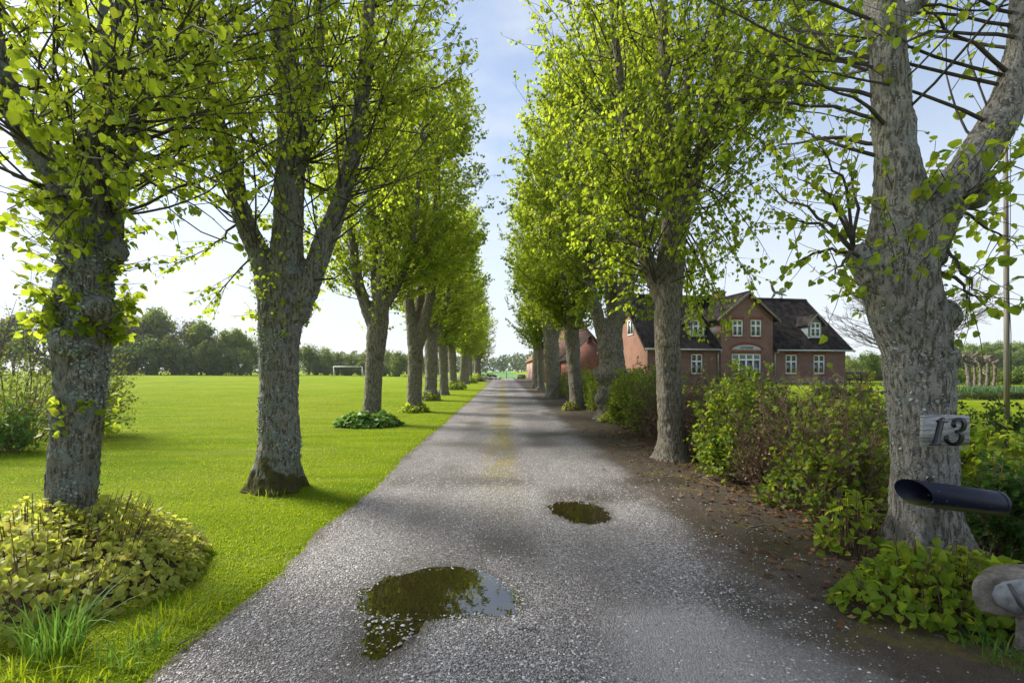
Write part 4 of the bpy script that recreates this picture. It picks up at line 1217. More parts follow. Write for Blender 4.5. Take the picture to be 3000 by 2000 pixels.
def brick_mat(name, axis, col, mort, var=.25):
    t = NT(name)
    c = t.n('ShaderNodeTexCoord').outputs['Object']
    s = t.n('ShaderNodeSeparateXYZ', {0: c})
    v = t.n('ShaderNodeCombineXYZ', {0: s.outputs[axis], 1: s.outputs[2], 2: 0.0}).outputs[0]
    b = t.n('ShaderNodeTexBrick', {'Vector': v, 'Color1': tuple(x * (1 - var) for x in col), 'Color2': tuple(min(1, x * (1 + var)) for x in col), 'Mortar': mort, 'Scale': 1.0, 'Mortar Size': .012, 'Mortar Smooth': .2, 'Brick Width': .26, 'Row Height': .10})
    big = t.noise(c, .8, 5.0, .65)
    cc = t.mix(t.rng(big, .35, .7, 0, .45), b.outputs['Color'], tuple(x * .62 for x in col))
    st = t.noise(t.pos((3, 3, .35)), 1.2, 5.0, .7)
    cc = t.mix(t.rng(st, .6, .75, 0, .25), cc, (.33, .27, .24))
    return t.done(t.bsdf(cc, .9, t.bump(t.math('SUBTRACT', 1.0, b.outputs['Fac']), .8, .012)))
M['brick'] = brick_mat('red_brick', 0, (.15, .056, .046), (.27, .22, .20))
M['brick_side'] = brick_mat('sunlit_brick', 1, (.23, .098, .062), (.28, .20, .165), .15)  # farmhouse brick again, lighter and oranger: sunlight on the gable put into its colour
M['brick_dark'] = plain('soldier_brick', (.19, .06, .042), .9, .3, 12.0, .3)
M['roof'] = plain('corrugated_sheet', (.022, .018, .016), .9, .5, 2.2, .2, Specular_IOR_Level=.12)
M['roof_edge'] = plain('barge_board', (.13, .115, .105), .8, .3, 4.0)
M['white'] = plain('white_paint', (.72, .74, .76), .45, .05, 8.0)
M['slate'] = plain('grey_slate', (.12, .11, .105), .7, .35, 5.0, .3)
M['dormer_grey'] = plain('blue_grey_boards', (.13, .155, .175), .6, .15, 6.0)
M['zinc'] = plain('zinc', (.38, .40, .42), .35, .15, 5.0, Metallic=.6)
M['stone_panel'] = plain('rendered_panel', (.34, .33, .31), .85, .15, 9.0, .2)
M['black'] = plain('black_paint', (.012, .012, .014), .4, .2, 8.0)
M['blind'] = plain('roller_blind', (.16, .20, .18), .8, .1, 4.0)
def glass_mat():
    t = NT('window_glass')
    p = t.pos()
    c = t.mix(t.noise(p, 1.5, 3.0), (.008, .012, .014), (.03, .036, .04))
    return t.done(t.bsdf(c, .03, t.bump(t.noise(p, 3.0, 2.0), .05, .02), Specular_IOR_Level=.9, IOR=1.6))
M['glass'] = glass_mat()

house = thing('farmhouse', 'red brick farmhouse with dark corrugated roof, gabled porch and white windows', 'house', (HC[0], HC[1], HB), TH)

def wall_holes(mb, u0, u1, z0, z1, holes, v, depth=.14):
    us = sorted({u0, u1, *[h[0] for h in holes], *[h[1] for h in holes]})
    zs = sorted({z0, z1, *[h[2] for h in holes], *[h[3] for h in holes]})
    for a, b in zip(us, us[1:]):
        for c, d in zip(zs, zs[1:]):
            if any(a >= h[0] - 1e-6 and b <= h[1] + 1e-6 and c >= h[2] - 1e-6 and d <= h[3] + 1e-6 for h in holes):
                continue
            mb.add([(a, v, c), (b, v, c), (b, v, d), (a, v, d)], [[(0, 1, 2, 3)]])
    for a, b, c, d in holes:
        q = [(a, c), (b, c), (b, d), (a, d)]
        for (p, r) in zip(q, q[1:] + q[:1]):
            mb.add([(p[0], v, p[1]), (r[0], v, r[1]), (r[0], v + depth, r[1]), (p[0], v + depth, p[1])], [[(0, 1, 2, 3)]])
        mb.add([(a, v + depth + .02, c), (b, v + depth + .02, c), (b, v + depth + .02, d), (a, v + depth + .02, d)], [[(0, 1, 2, 3)]])

def window(parent, u0, u1, z0, z1, v, cols=2, transom=.36, bars=0, name='window', blind=False):
    fw = .07
    mb = MB()
    y0, y1 = v, v + .06
    mb.box(u0, u1, y0, y1, z0, z0 + fw); mb.box(u0, u1, y0, y1, z1 - fw, z1)
    mb.box(u0, u0 + fw, y0 + .002, y1, z0 + fw, z1 - fw); mb.box(u1 - fw, u1, y0 + .002, y1, z0 + fw, z1 - fw)
    ws = np.linspace(u0 + fw / 2, u1 - fw / 2, cols + 1)
    zt = z1 - (z1 - z0) * transom
    for w in ws[1:-1]:
        mb.box(w - .045, w + .045, y0 - .012, y1, z0 + fw, z1 - fw)
    rows = [(z0 + fw, z1 - fw)]
    if transom:
        mb.box(u0 + fw, u1 - fw, y0 - .006, y1, zt - .045, zt + .045)
        rows = [(z0 + fw, zt - .045), (zt + .045, z1 - fw)]
    if bars:
        zb = (rows[0][0] + rows[0][1]) / 2
        mb.box(u0 + fw, u1 - fw, y0 + .01, y1, zb - .02, zb + .02)
    w_ = mb.build(name, M['white'], parent)
    for a, b in zip(ws, ws[1:]):
        for k, (c, d) in enumerate(rows):
            x0_, x1_ = a + .046, b - .046
            s = MB()     # each sash has its own thin frame
            t_ = .03
            s.box(x0_, x1_, y0 + .008, y1 - .01, c, c + t_); s.box(x0_, x1_, y0 + .008, y1 - .01, d - t_, d)
            s.box(x0_, x0_ + t_, y0 + .01, y1 - .01, c + t_, d - t_); s.box(x1_ - t_, x1_, y0 + .01, y1 - .01, c + t_, d - t_)
            s.build('sash', M['white'], w_)
            MB().box(x0_ + .004, x1_ - .004, y0 + .035, y0 + .045, c + .004, d - .004).build('pane', M['glass'], w_)
            if blind and k == 1:
                MB().box(x0_ + t_, x1_ - t_, y0 + .029, y0 + .034, c + .1 * (d - c), d - t_).build('blind', M['blind'], w_)
    return w_

g0, g1 = hu(2108.5), hu(2260.7)
lowz = hz(2320, 1095), hz(2320, 1039)
low = []
for a, b in ((2025, 2058.6), (2302, 2335.7), (2384, 2416.8), (1935, 1966)):
    low.append((hu(a), hu(b), lowz[0], lowz[1]))
mb = MB()
wall_holes(mb, 0, g0 + .01, 0, EAVE, [h for h in low if h[1] < g0], 0)
wall_holes(mb, g1 - .01, HL, 0, EAVE, [h for h in low if h[0] > g1], 0)
mb.add([(0, HD, 0), (HL, HD, 0), (HL, HD, EAVE), (0, HD, EAVE)], [[(1, 0, 3, 2)]])
mb.build('wall', M['brick'], house)
gw = (2.2, 3.2, 4.6, 5.9)
for u, s_, nm in ((0, 1, 'gable_wall'), (HL, -1, 'gable_wall')):
    m_ = MB()
    m_.add([(u, 0, 0), (u, HD, 0), (u, HD, EAVE), (u, HD / 2, RIDGE - .12), (u, 0, EAVE)], [[(4, 3, 2, 1, 0) if s_ > 0 else (0, 1, 2, 3, 4)]])
    m_.build(nm, M['brick_side'], house)
for v0 in (2.4, 5.6):
    w_ = MB()
    for a, b, c, d in ((v0, v0 + 1.1, 4.2, 4.28), (v0, v0 + 1.1, 5.42, 5.5), (v0, v0 + .08, 4.28, 5.42), (v0 + 1.02, v0 + 1.1, 4.28, 5.42), (v0 + .51, v0 + .59, 4.28, 5.42)):
        w_.box(-.05, .02, a, b, c, d)
    w_ = w_.build('window', M['white'], house)
    MB().box(-.02, .015, v0 + .08, v0 + .51, 4.28, 5.42).build('pane', M['glass'], w_)
    MB().box(-.02, .015, v0 + .59, v0 + 1.02, 4.28, 5.42).build('pane', M['glass'], w_)
for h in low:
    window(house, *h, .045)
    MB().box(h[0] - .06, h[1] + .06, -.07, .05, h[2] - .09, h[2] - .003).build('sill', M['brick_dark'], house)
    m_ = MB()
    nb = 13
    for k in range(nb):      # soldier course over the window, brick by brick
        u_ = h[0] - .12 + (h[1] - h[0] + .24) * k / nb
        m_.box(u_ + .006, u_ + (h[1] - h[0] + .24) / nb - .006, -.014, .05, h[3] + .01, h[3] + .26)
    m_.build('soldier_course', M['brick_dark'], house)
# porch gable, a little proud of the wall
PV = -.14
pk = (g0 + g1) / 2
gz = hz(2193, 862)
ge = 5.55
up = [(hu(2142.8), hu(2173.4), hz(2160, 985), hz(2160, 937)), (hu(2195.8), hu(2227.6), hz(2210, 986), hz(2210, 937))]
door = (hu(2141), hu(2226), .45, hz(2180, 1036))
mb = MB()
wall_holes(mb, g0, g1, 0, ge, up + [door], PV)
mb.add([(g0, PV, ge), (g1, PV, ge), (pk, PV, gz)], [[(0, 1, 2)]])
for u in (g0, g1):
    mb.add([(u, PV, 0), (u, .3, 0), (u, .3, ge), (u, PV, ge)], [[(0, 1, 2, 3)]])
mb.build('porch_wall', M['brick'], house)
for h in up:
    window(house, *h, PV + .045)
    MB().box(h[0] - .05, h[1] + .05, PV - .07, PV + .04, h[2] - .10, h[2] - .003).build('sill', M['brick_dark'], house)
    m_ = MB()
    for k in range(12):
        w1 = (h[1] - h[0] + .2) / 12
        m_.box(h[0] - .1 + k * w1 + .006, h[0] - .1 + (k + 1) * w1 - .006, PV - .014, PV + .04, h[3] + .01, h[3] + .3)
    m_.build('soldier_course', M['brick_dark'], house)
window(house, *door, PV + .045, cols=4, transom=.24, bars=1, name='garden_door', blind=True)
m_ = MB()
for k in range(28):
    w1 = (door[1] - door[0] + .1) / 28
    m_.box(door[0] - .05 + k * w1 + .006, door[0] - .05 + (k + 1) * w1 - .006, PV - .014, PV + .04, door[3] + .01, door[3] + .28)
m_.build('soldier_course', M['brick_dark'], house)
# arched name panel
ac = (door[0] + door[1]) / 2
az0 = door[3] + .30
ahw, ahh = (door[1] - door[0]) / 2 + .02, .44
tt_ = np.linspace(0, np.pi, 19)
arc = [(ac + ahw * np.cos(a), PV - .012, az0 + ahh * np.sin(a)) for a in tt_]
MB().prism(arc, (0, .03, 0)).build('name_panel', M['stone_panel'], house)
m_ = MB()
for k in range(34):
    a0_, a1_ = np.pi * k / 34 + .012, np.pi * (k + 1) / 34 - .012
    q = [(ac + (ahw + r0_) * np.cos(a), PV - .02, az0 + (ahh + r0_) * np.sin(a)) for a, r0_ in ((a0_, .03), (a0_, .27), (a1_, .27), (a1_, .03))]
    m_.prism(q, (0, .05, 0))
m_.build('brick_arch', M['brick_dark'], house)
def text(body, name, parent, loc, rot, size, m, shear=0.0, ext=.004, bold=0.0):
    c = bpy.data.curves.new(name, 'FONT')
    c.body, c.size, c.shear, c.extrude, c.offset = body, size, shear, ext, bold
    c.align_x = 'CENTER'
    c.materials.append(m)
    tmp = link('tmp', c)
    me = bpy.data.meshes.new_from_object(tmp.evaluated_get(bpy.context.evaluated_depsgraph_get()))
    bpy.data.objects.remove(tmp)
    me.name = name
    return link(name, me, parent, loc, rot)
text('NYVANG', 'lettering', house, (ac, PV - .016, az0 + .10), (math.pi / 2, 0, 0), .29, M['black'], .3, .004, .008)

def corrugated(name, m, quad, n_waves, rows=2, amp=.028, parent=None, seg=6):
    """quad: eave-left, eave-right, ridge-right, ridge-left"""
    a, b, c, d = [np.asarray(q, float) for q in quad]
    nrm_ = norm(np.cross(b - a, d - a))
    nu = n_waves * seg + 1
    U = np.linspace(0, 1, nu)
    W = np.sin(U * n_waves * 2 * np.pi) * amp
    V = []
    for r in range(rows + 1):
        t = r / rows
        l, rr = a + (d - a) * t, b + (c - b) * t
        V.append(l + (rr - l) * U[:, None] + nrm_ * (W[:, None]))
    V = np.vstack(V)
    i = (np.arange(rows)[:, None] * nu + np.arange(nu - 1)[None]).reshape(-1)
    V = np.vstack([V, V - nrm_ * .04])
    q = np.stack([i, i + 1, i + nu + 1, i + nu], -1)
    return link(name, mesh_np(name, V, [q, q[:, ::-1] + (rows + 1) * nu], m, True), parent)
ov = .42
es = EAVE - .16
sl = (RIDGE - EAVE) / (HD / 2)
ez = EAVE + .05 - .45 * sl
for ra, rb in ((-ov, g0 + .01), (g1 - .01, HL + ov)):
    corrugated('roof', M['roof'], [(ra, -.45, ez), (rb, -.45, ez), (rb, HD / 2, RIDGE), (ra, HD / 2, RIDGE)], int((rb - ra) / .177), 4, parent=house)
corrugated('roof', M['roof'], [(HL + ov, HD + .45, ez), (-ov, HD + .45, ez), (-ov, HD / 2, RIDGE), (HL + ov, HD / 2, RIDGE)], int((HL + 2 * ov) / .177), 2, parent=house)
MB().prism([(-ov, HD / 2 - .2, RIDGE - .10), (-ov, HD / 2, RIDGE + .10), (-ov, HD / 2 + .2, RIDGE - .10)], (HL + 2 * ov, 0, 0)).build('ridge_cap', M['roof'], house)
for u in (-ov, HL + ov - .04):
    MB().prism([(u, -.47, ez - .02), (u, HD / 2, RIDGE + .03), (u, HD + .47, ez - .02), (u, HD + .47, ez - .2), (u, HD / 2, RIDGE - .17), (u, -.47, ez - .2)], (.04, 0, 0)).build('barge_board', M['roof_edge'], house)
# porch roof
gs = (gz - ge) / (pk - g0)
po = .5
zl = ge - po * gs + .14
for sgn, e in ((-1, g0 - po), (1, g1 + po)):
    qd = [(e, PV - .32, zl), (e, HD / 2 + .1, zl), (pk, HD / 2 + .1, gz + .14), (pk, PV - .32, gz + .14)]
    if sgn < 0:
        qd = [qd[1], qd[0], qd[3], qd[2]]
    corrugated('porch_roof', M['roof'], qd, 28, 3, parent=house)
    d0 = np.array([(e, PV - .36, zl + .03), (pk, PV - .36, gz + .17), (pk, PV - .36, gz - .06), (e, PV - .36, zl - .2)])
    MB().prism(d0, (0, .05, 0)).build('barge_board', M['roof_edge'], house)
    u = g0 if sgn < 0 else g1
    MB().add([(u, .301, EAVE - .2), (u, .301, ge), (u, HD / 2, ge)] + [(u, HD / 2, RIDGE - .2)], [[(0, 3, 2, 1)]]).build('slate_cheek', M['slate'], house)
    for k in range(2):       # corbelled brick bands following the gable
        e2 = g0 + .02 if sgn < 0 else g1 - .02
        z_ = ge - .12 - .17 * k
        MB().prism([(e2, PV - .03 + .012 * k, z_), (pk, PV - .03 + .012 * k, z_ + gz - ge), (pk, PV - .03 + .012 * k, z_ + gz - ge - .09), (e2, PV - .03 + .012 * k, z_ - .09)], (0, .05, 0)).build('corbel', M['brick_dark'], house)
MB().prism([(pk - .16, PV - .36, gz + .06), (pk, PV - .36, gz + .24), (pk + .16, PV - .36, gz + .06)], (0, HD / 2 + .5, 0)).build('ridge_cap', M['roof'], house)
ch = MB().box(pk + .35, pk + 1.15, HD / 2 - .4, HD / 2 + .4, 6.9, gz + .85)
ch.box(pk + .29, pk + 1.21, HD / 2 - .46, HD / 2 + .46, gz + .85, gz + .98)
ch.box(pk + .40, pk + 1.10, HD / 2 - .35, HD / 2 + .35, gz + .98, gz + 1.1)
ch.build('chimney', M['brick'], house)
# eaves trim, gutters, downpipes
for a, b in ((0, g0 - .02), (g1 + .02, HL)):
    m_ = MB().box(a, b, -.05, -.004, EAVE - .42, EAVE - .26).box(a, b, -.09, -.004, EAVE - .258, EAVE - .12)
    k = a
    while k < b - .12:
        m_.box(k, k + .11, -.08, -.004, EAVE - .52, EAVE - .422)
        k += .24
    m_.build('cornice', M['brick_dark'], house)
    MB().tube([(a - (ov if a == 0 else -.1), -.52, ez - .04), (b + (ov if b == HL else -.1), -.52, ez - .04)], [.07, .07], 8).build('gutter', M['zinc'], house)
for u in (g0 - .22, g1 + .22):
    MB().tube([(u, -.5, ez - .08), (u, -.44, ez - .25), (u, -.12, EAVE - .62), (u, -.10, EAVE - .9), (u, -.10, .1)], [.05] * 5, 8).build('downpipe', M['zinc'], house, smooth=True)
MB().box(-.03, g0 - .01, -.03, .02, -.4, .35).box(g1 + .01, HL + .03, -.03, .02, -.4, .35).build('plinth', M['slate'], house)
# dormers
def dormer(u0, u1, zb, zt, apex):
    vf = (zb - EAVE) / sl - .05
    d = tag(link('dormer', None, house, (0, 0, 0)))
    vb = lambda z: (z - EAVE) / sl
    c = (u0 + u1) / 2
    MB().add([(u0, vf, zb), (u1, vf, zb), (u1, vf, zt), (c, vf, apex), (u0, vf, zt)], [[(0, 1, 2, 3, 4)]]).add([(u0, vf, zb), (u0, vf, zt), (u0, vb(zt), zt)], [[(0, 1, 2)]]).add([(u1, vf, zb), (u1, vf, zt), (u1, vb(zt), zt)], [[(0, 2, 1)]]).build('cladding', M['dormer_grey'], d)
    o_ = .24
    k_ = (apex - zt) / (c - u0)
    for e in (-1, 1):
        x = u0 - o_ if e < 0 else u1 + o_
        zz = zt - o_ * k_ + .06
        q = [(x, vf - .3, zz), (x, vb(zz), zz), (c, vb(apex) + .1, apex + .06), (c, vf - .3, apex + .06)]
        if e < 0:
            q = [q[1], q[0], q[3], q[2]]
        corrugated('dormer_roof', M['roof'], q, 12, 2, .02, parent=d)
        MB().prism([(x, vf - .33, zz + .03), (c, vf - .33, apex + .1), (c, vf - .33, apex - .06), (x, vf - .33, zz - .12)], (0, .04, 0)).build('fascia', M['roof_edge'], d)
    window(d, c - .5, c + .5, zb + .06, zt + .06, vf - .07, transom=.4)
    MB().box(u0 - .05, u1 + .05, vf - .22, vf - .02, zb - .06, zb).build('flashing', M['zinc'], d)
du = hu(2331, 2), hu(2370, 2)
dormer(du[0], du[1], hz(2350, 991, 1.6), hz(2350, 950, 1.6), hz(2353, 926, 1.6))
dl = hu(2000, 2)
dormer(dl - .1, dl + 1.2, hz(2350, 991, 1.6), hz(2350, 950, 1.6), hz(2353, 926, 1.6))

# wind turbine on a mast behind the roof
tb = P(2292, 1000, 52)
turb = thing('wind_turbine', 'small grey three-bladed wind turbine on a mast behind the farmhouse roof', 'turbine', (tb[0], tb[1], .3))
def tp(px, py, dy=0):
    q = P(px, py, 52 + dy)
    return q - np.array([tb[0], tb[1], .3])
MB().tube([tp(2292, 1120), tp(2290, 862)], [.12, .09], 8).build('mast', M['zinc'], turb, smooth=True)
MB().tube([tp(2268, 856, -.3), tp(2291, 856, .2)], [.16, .13], 10).build('nacelle', M['zinc'], turb, smooth=True)
hub = tp(2270, 857, -.6)
for k, (px, py) in enumerate([(2255, 818), (2257, 880), (2306, 866)]):
    tip = tp(px, py, -.6 + (0 if k < 2 else 1.5))
    d_ = tip - hub
    sd = norm(np.cross(d_, np.array([0.3, 1, 0.2])))
    pts = [hub + sd * .10, hub + d_ * .25 + sd * .2, hub + d_ * .6 + sd * .12, tip + sd * .03, tip - sd * .03, hub + d_ * .6 - sd * .08, hub - sd * .1]
    MB().prism(pts, (.02, .07, .0)).build('blade', M['roof_edge'], turb)
MB().tube([tp(2293, 851, .1), tp(2296, 850, .35)], [.30, .30], 16).build('tail_disc', M['zinc'], turb)
MB().tube([tp(2280, 858), tp(2290, 880)], [.035, .035], 6).build('strut', M['zinc'], turb)

# ------------------------------------------------------------------ number board and paper tube on the thick tree
def board_mat():
    t = NT('weathered_board')
    g = t.noise(t.pos((4, 4, 90)), 1.0, 5.0, .7)
    g2 = t.noise(t.pos((6, 6, 6)), 2.0, 4.0)
    c = t.mix(t.rng(g, .36, .62), (.10, .095, .09), (.46, .46, .46))
    c = t.mix(t.rng(g2, .45, .7, 0, .4), c, (.30, .30, .31))
    return t.done(t.bsdf(c, .85, t.bump(g, .8, .01)))
M['board'] = board_mat()
BY = 3.235
bc = P(2774, 1261, BY)
board = thing('number_board', 'weathered grey wooden board with black house number on the thick trunk', 'sign', tuple(bc), math.radians(9))
k_ = BY / F
rsb = np.random.RandomState(8)
nbd = 30
xs_ = np.linspace(-81 * k_, 81 * k_, nbd)
up_ = [(x, 0, 45.5 * k_ - .03 * (x > 0) * x + rsb.randn() * .0012) for x in xs_]
dn_ = [(x, 0, -45 * k_ + rsb.randn() * .0012) for x in xs_[::-1]]
MB().prism(np.array(up_ + dn_) + np.array([0, 0, 0]), (0, .024, 0)).build('plank', M['board'], board)
def dg(zx, zy):
    return np.array([(2500 + zx / 2.85 - 2774) * k_, -.012, -(1100 + zy / 2.85 - 1261) * k_])
one = [dg(*p) for p in [(747, 347), (738, 385), (697, 540), (694, 556), (708, 566), (706, 577), (604, 577), (606, 568), (632, 558), (644, 540), (686, 392), (680, 384), (671, 378), (672, 370), (700, 362), (724, 347)]]
MB().prism(one, (0, .013, 0)).build('numeral', M['black'], board)
path = [(852, 428, 13), (838, 408, 15), (846, 386, 13), (874, 366, 9), (908, 362, 11), (940, 378, 16), (950, 410, 19), (936, 442, 17), (905, 462, 11), (868, 470, 8), (902, 478, 11), (922, 500, 17), (918, 532, 20), (892, 560, 15), (852, 574, 9), (812, 570, 9), (778, 550, 12), (764, 526, 15), (770, 510, 13), (784, 506, 11)]
pp = np.array([[*dg(a, b), w * k_ / 2.85] for a, b, w in path])
pp = smooth_path(pp, 4)
tn = norm(np.gradient(pp[:, :3], axis=0))
sd_ = np.c_[tn[:, 2], 0 * tn[:, 0], -tn[:, 0]]
A_, B_ = pp[:, :3] + sd_ * pp[:, 3:4], pp[:, :3] - sd_ * pp[:, 3:4]
m_ = MB()
n_ = len(pp)
off_ = np.array([0, .013, 0])
m_.add(np.vstack([A_, B_, A_ + off_, B_ + off_]), [[(i, i + 1, n_ + i + 1, n_ + i) for i in range(n_ - 1)], [(i, i + 1, 2 * n_ + i + 1, 2 * n_ + i) for i in range(n_ - 1)], [(n_ + i, n_ + i + 1, 3 * n_ + i + 1, 3 * n_ + i) for i in range(n_ - 1)]])
m_.build('numeral', M['black'], board)
for p in ((724, 371), (768, 384), (838, 372)):
    q = dg(*p)
    MB().tube([q + (0, -.003, 0), q + (0, .016, 0)], [.0045, .0045], 8).build('nail', M['zinc'] if p[0] == 724 else M['black'], board)

def tube_mat():
    t = NT('black_plastic_pipe')
    z = t.n('ShaderNodeSeparateXYZ', {0: t.n('ShaderNodeTexCoord').outputs['Object']})
    p = t.pos()
    n = t.noise(p, 14.0, 5.0, .7)
    s = t.math('ADD', t.math('ADD', z.outputs[2], t.math('MULTIPLY', z.outputs[0], .11)), t.math('MULTIPLY', n, .03))
    algae = t.rng(s, -.022, -.045)
    c = t.mix(t.math('MULTIPLY', algae, .85), (.006, .008, .026), t.mix(n, (.05, .055, .012), (.12, .125, .03)))
    spk = t.rng(t.noise(p, 60.0, 2.0), .70, .74, 0, .6)
    c = t.mix(spk, c, (.25, .26, .25))
    return t.done(t.bsdf(c, t.rng(algae, 0, 1, .45, .85), Specular_IOR_Level=.35))
M['pipe'] = tube_mat()
ta, te = P(2676, 1442, 3.10), P(2916, 1474, 3.14)
ptube = thing('paper_tube', 'black plastic newspaper tube with slanted open end and algae underneath', 'mailbox', tuple((ta + te) / 2))
m0 = (ta + te) / 2
ax_ = norm(te - ta)
cs = norm(np.cross(ax_, np.array([0, 0, 1])))          # towards the viewer's side
if cs[1] > 0:
    cs = -cs
upv = norm(np.cross(cs, ax_))
if upv[2] < 0:
    upv = -upv
R_t, n_ = .086, 40
th = np.linspace(0, 2 * np.pi, n_, endpoint=False)
def ringp(c, r, cut):
    o = []
    for a in th:
        e = math.cos(a) * cs + math.sin(a) * upv
        o.append(c - m0 + e * r + ax_ * (cut * (.62 * math.cos(a) - .42 * math.sin(a)) * r))
    return o
V = ringp(ta, R_t, 1) + ringp(te, R_t, 0) + ringp(ta, R_t - .004, 1) + ringp(te - ax_ * .01, R_t - .004, 0)
q = []
for i in range(n_):
    j = (i + 1) % n_
    q += [(i, j, n_ + j, n_ + i), (2 * n_ + j, 2 * n_ + i, 3 * n_ + i, 3 * n_ + j), (j, i, 2 * n_ + i, 2 * n_ + j)]
MB().add(V, [q]).build('pipe', M['pipe'], ptube, smooth=True)
MB().add(ringp(te + ax_ * .001, R_t + .003, 0) + ringp(te + ax_ * .012, R_t + .003, 0) + ringp(te - ax_ * .012, R_t + .003, 0), [[(i, (i + 1) % n_, n_ + (i + 1) % n_, n_ + i) for i in range(n_)], [(2 * n_ + i, 2 * n_ + (i + 1) % n_, (i + 1) % n_, i) for i in range(n_)], [tuple(range(n_, 2 * n_))]]).build('end_cap', M['pipe'], ptube)
MB().box(-.12, -.08, .06, .20, -.012, .012).box(.03, .07, .06, .20, -.02, .004).build('bracket', M['black'], ptube)

# ------------------------------------------------------------------ stone slab on its block
def stone_mat():
    t = NT('granite')
    p = t.pos()
    c = t.mix(t.rng(t.noise(p, 9, 6.0, .7), .35, .65), (.10, .082, .062), (.25, .215, .175))
    c = t.mix(t.rng(t.noise(p, 70, 3.0), .5, .66, 0, .5), c, (.07, .065, .06))
    return t.done(t.bsdf(c, .85, t.bump(t.noise(p, 25, 6.0, .7), .5, .03)))
M['stone'] = stone_mat()
M['stone_cut'] = plain('cut_stone_face', (.21, .21, .21), .85, .3, 14.0, .3)
def rough_stone(pts_px, Y, depth, seed):
    """outline in photo pixels -> a rounded block with uneven faces"""
    mb = MB()
    c = np.mean([P(*p, Y) for p in pts_px], axis=0)
    n = len(pts_px)
    rings = []
    for f, d in ((.93, 0), (.98, .03), (1.0, .10), (1.0, .5), (.97, .9), (.86, 1.0)):
        rings.append([c + (P(*p, Y) - c) * f + np.array([depth * d * .82, depth * d * .57, 0]) for p in pts_px])
    V = np.array(rings).reshape(-1, 3)
    q = [(k * n + i, k * n + (i + 1) % n, (k + 1) * n + (i + 1) % n, (k + 1) * n + i) for k in range(5) for i in range(n)]
    mb.add(V, [q, [tuple(range(n))[::-1]], [tuple(range(5 * n, 6 * n))]])
    return mb
st = thing('stone_slab', 'grey stone slab with a pale cut face lying on a low block', 'stone', tuple(P(2960, 1830, 2.4)))
so = P(2960, 1830, 2.4)
sp_ = [(2845, 1720), (2850, 1702), (2872, 1690), (2930, 1687), (3010, 1688), (3090, 1692), (3130, 1720), (3135, 1780), (3100, 1812), (3000, 1812), (2920, 1806), (2868, 1790), (2848, 1752)]
mbs = rough_stone(sp_, 2.36, .30, 1)
mbs.V = [v - so for v in mbs.V]
link('slab', remesh(mbs, .012, .0045, 4.2, 'slab', M['stone']), st)
cut = [P(*p, 2.338) - so for p in [(2918, 1745), (2926, 1722), (2950, 1708), (3000, 1700), (3060, 1702), (3090, 1740), (3080, 1795), (3010, 1802), (2960, 1790), (2928, 1772)]]
MB().prism(cut, (0, .05, 0)).build('cut_face', M['stone_cut'], st)
gro = [P(*p, 2.334) - so for p in [(2952, 1710), (2962, 1708), (3000, 1770), (3024, 1800), (3012, 1801), (2984, 1772)]]
MB().prism(gro, (0, .004, 0)).build('carved_mark', M['slate'], st)
bl_ = thing('stone_block', 'low mossy stone block under the cut slab', 'stone', tuple(P(3040, 1900, 2.5)))
bo_ = P(3040, 1900, 2.5)
mbs = rough_stone([(2968, 1815), (3060, 1808), (3130, 1812), (3140, 1900), (3130, 1935), (3000, 1940), (2968, 1930), (2975, 1870)], 2.42, .38, 2)
mbs.V = [v - bo_ for v in mbs.V]
link('block', remesh(mbs, .02, .014, 9.2, 'block', M['stone']), bl_)

# ------------------------------------------------------------------ tufts, litter, sticks
for label, px, py, h, n, sp, sd, m, w in [
    ('tall bright green grass tuft in front of the clipped yellow-green mound', 165, 1905, .36, 150, .13, 1, 'blade_blue', .0042),
    ('arching grass tuft at the edge of the gravel below the mound', 400, 1920, .20, 60, .14, 2, 'blade_blue', .004),
    ('short coarse grass tuft where the mound meets the drive', 480, 1850, .15, 60, .16, 3, 'blade', .0035),
    ('ragged grass fringe along the gravel beyond the mound', 560, 1780, .12, 70, .18, 4, 'blade', .0035),
    ('weedy dark grass tuft at the very foot of the mound', 60, 1990, .16, 90, .22, 5, 'blade', .004),
    ('thin grass tuft among soil below the mound', 260, 1975, .14, 60, .2, 6, 'blade', .004),
    ('thin blue-green grass tuft beside the stone slab', 2895, 1915, .17, 60, .12, 7, 'blade_blue', .004),
    ('short grass by the stone block at the bare earth', 2985, 1960, .13, 60, .14, 8, 'blade_blue', .004),
    ('grass wisps among the shoots of the number-board tree', 2640, 1780, .22, 22, .1, 9, 'blade_blue', .004),
    ('grass tuft against the mossy foot of the lichen-covered tree', 790, 1452, .16, 70, .22, 10, 'blade', .003)]:
    grass_clump(label, px, py, h, n, sp, sd, m, w)

